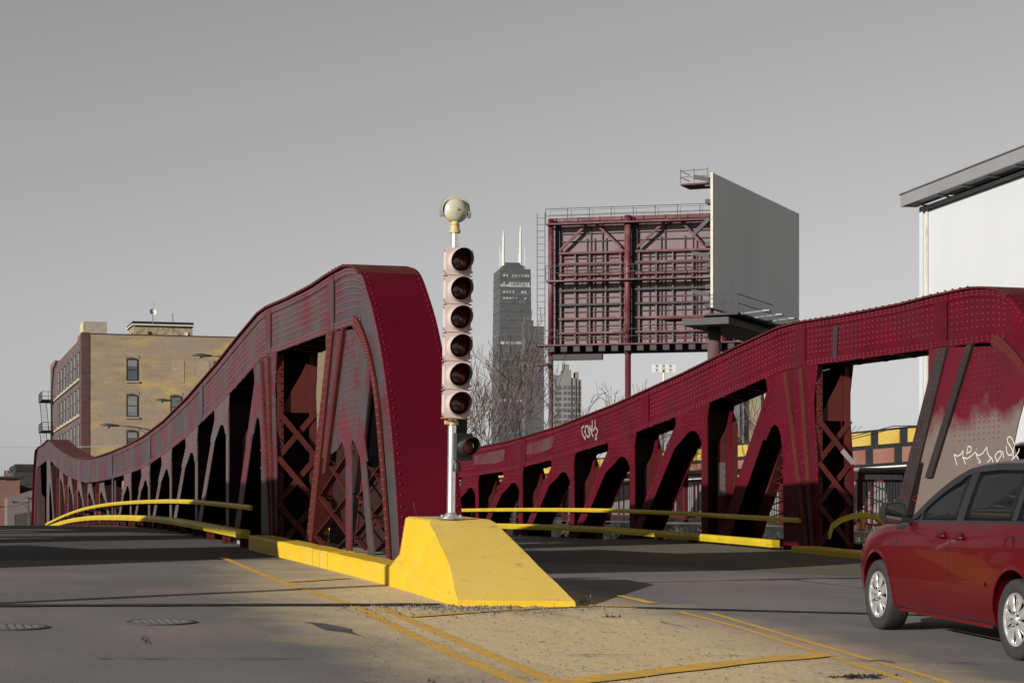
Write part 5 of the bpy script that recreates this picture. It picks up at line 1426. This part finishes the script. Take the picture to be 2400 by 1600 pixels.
MB().box(X_(1284), XW, .2, .6, Zb_(522), Zb_(511)).build('top_beam', frame_r, t)
b = MB()
for hh in (.3, .6): b.bar((X_(1284), .7, Zb_(511) + hh), (XW, .7, Zb_(511) + hh), .022, .022)
for i in range(9): b.bar((X_(1284) + i * 1.55, .7, Zb_(511)), (X_(1284) + i * 1.55, .7, Zb_(511) + .62), .022, .022)
b.build('handrail', hazel, t)
for i in range(15): MB().box(X_(1290) + i * .9, X_(1290) + i * .9 + .45, -.8, .9, Zb_(827), Zb_(815)).build('joist', dkf, t)
MB().box(X_(1290), XW, .3, .7, Zb_(830), Zb_(823)).build('bottom_beam', dkf, t)
ft = MB().box(X_(1305), X_(1418), -1.4, -.9, Zb_(848), Zb_(835)); ft.build('light_trough', dkf, t)
b = MB()
for x in (X_(1262), X_(1280)):
    for py0, py1 in ((500, 830),): b.bar((x, -.4, Zb_(py1)), (x, -.4, Zb_(py0)), .04, .04)
for i in range(22): b.bar((X_(1262), -.4, Zb_(828 - i * 15)), (X_(1280), -.4, Zb_(828 - i * 15)), .03, .03)
b.build('ladder', hazel, t)
MB().box(X_(1262), X_(1290), -1.0, .2, Zb_(858), Zb_(853)).build('lower_platform', frame_r, t)
b = MB()
for hh in (.5, 1.0): b.bar((X_(1262), -1.0, Zb_(853) + hh), (X_(1290), -1.0, Zb_(853) + hh), .04, .04)
b.bar((X_(1262), -1, Zb_(853)), (X_(1262), -1, Zb_(805)), .05, .05); b.build('handrail', dkf, t)

DG = 118.0
o = at(1671, 1240, DG); o.z = CAMZ
t = thing('billboard', 'large blank grey billboard panel turned edge on beside the red framed one', 'billboard', o, R(90 - 24))
LEN = 16.8; Zg = lambda py: (HZ - py) / F * DG
grey_p = mat('billboard_grey', (.95, .95, .95), .55, .3, var=.06, scale=.35, col2=(.86, .86, .86), mix=.5, mscale=.25, fine=.06, bscale=12, stretch=(1, 1, .05))
# local x runs along the panel away from the viewer, +y to its left
npan = 11
for i in range(npan):
    MB().box(LEN * i / npan + .002, LEN * (i + 1) / npan - .002, -.0, .12, Zg(722), Zg(405)).build('face_panel', grey_p, t)
MB().box(-.04, -.005, -.01, .13, Zg(722), Zg(404)).build('edge_strip', cream, t)
for py in (430, 470, 520, 570, 620, 670, 715): MB().box(.1, LEN, .14, .5, Zg(py) - .12, Zg(py) + .12).build('stringer', dkf, t)
for py in (420, 512, 600, 690): MB().bar((-.0, .2, Zg(py)), (-.0, 1.1, Zg(py) + (.2 if py != 512 else -.8)), .2, .22).build('bracket', dkf, t)
MB().box(.0, 1.6, .3, 1.9, Zg(430), Zg(426)).build('upper_platform', red_dull, t)
b = MB()
for hh in (.5, 1.0): b.bar((.0, 1.9, Zg(425) + hh * .7), (1.6, 1.9, Zg(425) + hh * .7), .03, .03); b.bar((.0, .3, Zg(425) + hh * .7), (0, 1.9, Zg(425) + hh * .7), .03, .03)
for q in (.3, 1.1, 1.9): b.bar((0, q, Zg(425)), (0, q, Zg(425) + .8), .03, .03)
b.build('handrail', dkf, t)
MB().box(-.5, LEN, -1.6, .3, Zg(741), Zg(736)).build('catwalk', hazel, t)
MB().box(-.6, LEN * .95, -1.1, 1.6, Zg(762), Zg(746)).build('truss_beam', dkf, t)
for i in range(7): MB().bar((i * 2.4, -1.6, Zg(738)), (i * 2.4, -3.0, Zg(733)), .09, .09).build('lamp_arm', lamp_m, t)
for i in range(7): MB().box(i * 2.4 - .25, i * 2.4 + .25, -3.3, -2.95, Zg(735), Zg(732)).build('flood_lamp', gut, t)
b = MB()
for hh in (.5, 1.0): b.bar((-.5, -1.6, Zg(736) + hh), (6, -1.6, Zg(736) + hh), .035, .035); b.bar((-.5, -1.6, Zg(736) + hh), (-.5, 2.4, Zg(736) + hh), .035, .035)
for q in range(6): b.bar((-.5, -1.6 + q * .8, Zg(736)), (-.5, -1.6 + q * .8, Zg(736) + 1), .035, .035)
b.build('handrail', hazel, t)
MB().box(-.6, 1.2, .3, 3.0, Zg(745), Zg(741)).build('platform', red_dull, t)
MB().tube([(2.0, .6, -6), (2.0, .6, Zg(760))], .38, 14).build('column', pink_steel, t, True)
MB().tube([(13.0, .6, -6), (13.0, .6, Zg(760))], .38, 14).build('column', pink_steel, t, True)

# flood-light mast behind the billboards
o = at(1556, 1240, 260); o.z = CAMZ - 3
t = thing('floodlight_mast', 'distant flood-light mast with a small cluster of lamps between the billboard legs', 'floodlight mast', o, R(5))
zt = (HZ - 862) / F * 260 + 3
MB().tube([(0, 0, 0), (0, 0, zt)], [.28, .14], 8).build('mast', white_trim, t, True)
for z in (-.25, .25): MB().box(-1.5, 1.5, -.05, .05, zt + z - .05, zt + z + .05).build('cross_arm', lamp_m, t)
for z in (-.25, .25):
    for i in range(4): MB().lathe([(.05, .1), (.28, -.15), (.28, -.2), (0, -.2)], (-1.25 + i * .83, -.1, zt + z), (.3, 1, .4), 10).build('flood_lamp', white_trim, t)

# ------------------------------------------------------------------ bare trees, brush
bark = mat('bark', (.045, .036, .032), .85, .15, var=.3, scale=3); twig_m = mat('twig', (.115, .082, .074), .8, .15, var=.3, scale=2)
def bare_tree(label, base, h, seed, spread=.5, depth=5, group='bare trees behind the bridge', r0=.16):
    random.seed(seed)
    t = thing('bare_tree', label, 'tree', base, random.random() * 6, group)
    tr, br, tw = MB(), MB(), MB()
    def grow(p, d, L, r, lev):
        pts = [p]; q = p; dd = d
        for i in range(4):
            dd = (dd + Vector((random.gauss(0, .13), random.gauss(0, .13), random.gauss(.05, .08)))).normalized()
            q = q + dd * L / 4; pts.append(q)
        rs = [max(.013, r * (1 - .12 * i)) for i in range(5)]
        (tr if lev == 0 else br if lev < 3 else tw).tube(pts, rs, 7 if lev == 0 else 4 if lev < 3 else 3, caps=False)
        if lev >= depth: return
        nb = random.choice((2, 3, 3)) if lev < 2 else random.choice((2, 3, 3))
        for k in range(nb):
            i = random.choice((2, 3, 4)) if k else 4
            az = random.random() * 6.28; tilt = random.uniform(.25, .75) * (spread + .3)
            a = dd.orthogonal().normalized(); b2 = dd.cross(a)
            nd = (dd * math.cos(tilt) + (a * math.cos(az) + b2 * math.sin(az)) * math.sin(tilt) + Vector((0, 0, .12))).normalized()
            grow(pts[i], nd, L * random.uniform(.55, .82), rs[i] * random.uniform(.42, .62), lev + 1)
    for k in range(2):
        grow(Vector((k * .3, 0, 0)), Vector((random.gauss(0, .22), random.gauss(0, .2), 1)).normalized(), h * .40, r0, 0)
    tr.build('trunk', bark, t, True); br.build('branches', bark, t, True, kind='stuff'); tw.build('twigs', twig_m, t, kind='stuff')
    return t
for px, py, d, seed, lab in ((1112, 800, 100, 4, 'bare tree just right of the traffic light'), (1205, 765, 108, 9, 'tallest bare tree in front of the dark skyscraper'),
                             (1285, 855, 112, 15, 'bare tree at the left leg of the red billboard'), (1050, 830, 120, 22, 'bare tree half hidden behind the traffic light'),
                             (1722, 880, 95, 31, 'bare tree seen through the opening of the graffitied truss'), (1160, 900, 98, 40, 'low bushy bare tree under the skyscraper')):
    b_ = at(px, 1240, d); b_.z = CAMZ - 2.0
    bare_tree(lab, b_, (HZ - py) / F * d + 2.0, seed, .62)
def brush(label, base, n, h, w, seed):
    random.seed(seed); t = thing('brush', label, 'shrub', base, 0, 'dry brush behind the sidewalk railing'); b = MB()
    for i in range(n):
        p = Vector((random.gauss(0, w), random.gauss(0, .5), 0)); d = Vector((random.gauss(0, .3), random.gauss(0, .3), 1)).normalized(); hh = h * random.uniform(.4, 1)
        pts = [p, p + d * hh * .5, p + d * hh + Vector((random.gauss(0, .15), 0, 0))]; b.tube(pts, [.012, .010, .005], 3, caps=False)
        for k in range(3):
            q = pts[1] + (pts[2] - pts[1]) * random.random(); b.tube([q, q + Vector((random.gauss(0, .25), random.gauss(0, .2), random.uniform(.1, .4)))], [.007, .003], 3, caps=False)
    b.build('stems', mat('dry_stem', (.26, .22, .17), .8, .1, var=.3, scale=3) if 'dry_stem' not in MATS else MATS['dry_stem'], t, kind='stuff')
for px, d, n, h, w, lab in ((2040, 52, 60, 1.6, .5, 'dry pale brush left of the leaning end post, behind the railing'), (2105, 50, 70, 1.5, .4, 'dry brush beside the white building corner'),
                      (1570, 66, 60, 1.8, .8, 'dry brush seen through the fifth truss panel'), (1440, 72, 60, 1.8, .8, 'dry brush seen through the fourth truss panel'), (1720, 60, 70, 2.0, .5, 'dry brush below the bare tree behind the truss')):
    p = at(px, 1240, d); U, V = to_uv(p.x, p.y); p.z = CAMZ - .9
    brush(lab, p, n, h, w, int(px))
# river edge wall carrying the brush
t = thing('embankment_wall', 'dark concrete embankment wall behind the sidewalk railing', 'wall', uv(40, 22.6, CAMZ), TH)
MB().box(0, .4, -14, 66, -7, -.75).box(-.05, .5, -14, 66, -.74, -.62).build('wall', mat('embankment', (.17, .15, .12), .85, .1, var=.3, scale=.4), t)
# yard building behind the panel wall
o = at(1690, 1240, 150); o.z = CAMZ - 3
t = thing('yard_building', 'beige industrial building with a dark pipe bridge behind the truss opening', 'building', o, R(14))
MB().box(-1.5, 1.4, 0, 10, 0, 13.2).build('wall', mat('grey_cladding', (.17, .175, .18), .7, .2, var=.15, scale=.5), t)
MB().box(1.5, 3.4, .5, 10, 0, 14.6).build('tower', mat('beige_cladding', (.33, .28, .18), .7, .2, var=.15, scale=.5), t)
MB().box(-1.5, 1.4, -.4, -.02, 8.8, 9.5).build('pipe_bridge', dkf, t); MB().box(-1.5, 1.4, -.4, -.02, 7.2, 7.6).build('pipe_bridge', red_dull, t)
MB().tube([(1.45, -.6, 0), (1.45, -.6, 15)], .12, 6).build('pole', lamp_m, t)

# weeds in the joints
def weed(label, base, n, h, w):
    random.seed(int(h * 100)); t = thing('weed', label, 'weed', base, 0); b = MB()
    for i in range(n):
        p = Vector((random.gauss(0, w), random.gauss(0, w), -.02)); d = Vector((random.gauss(0, .3), random.gauss(0, .3), 1)).normalized(); hh = h * random.uniform(.4, 1)
        b.tube([p, p + d * hh * .5, p + d * hh + Vector((random.gauss(0, .05), 0, 0))], [.006, .005, .003], 3, caps=False)
    b.build('stems', MATS['dry_stem'], t, kind='stuff')
U_, V_ = ground_at(1362, 1413); weed('dry weed tuft at the right toe of the yellow island', uv(U_, V_, gs(U_, V_)), 14, .12, .05)
U_, V_ = 26.6, 6.55; weed('dead vine stalks between the yellow kerb and the red end leg', uv(U_, V_, g(U_)), 12, 1.1, .05)
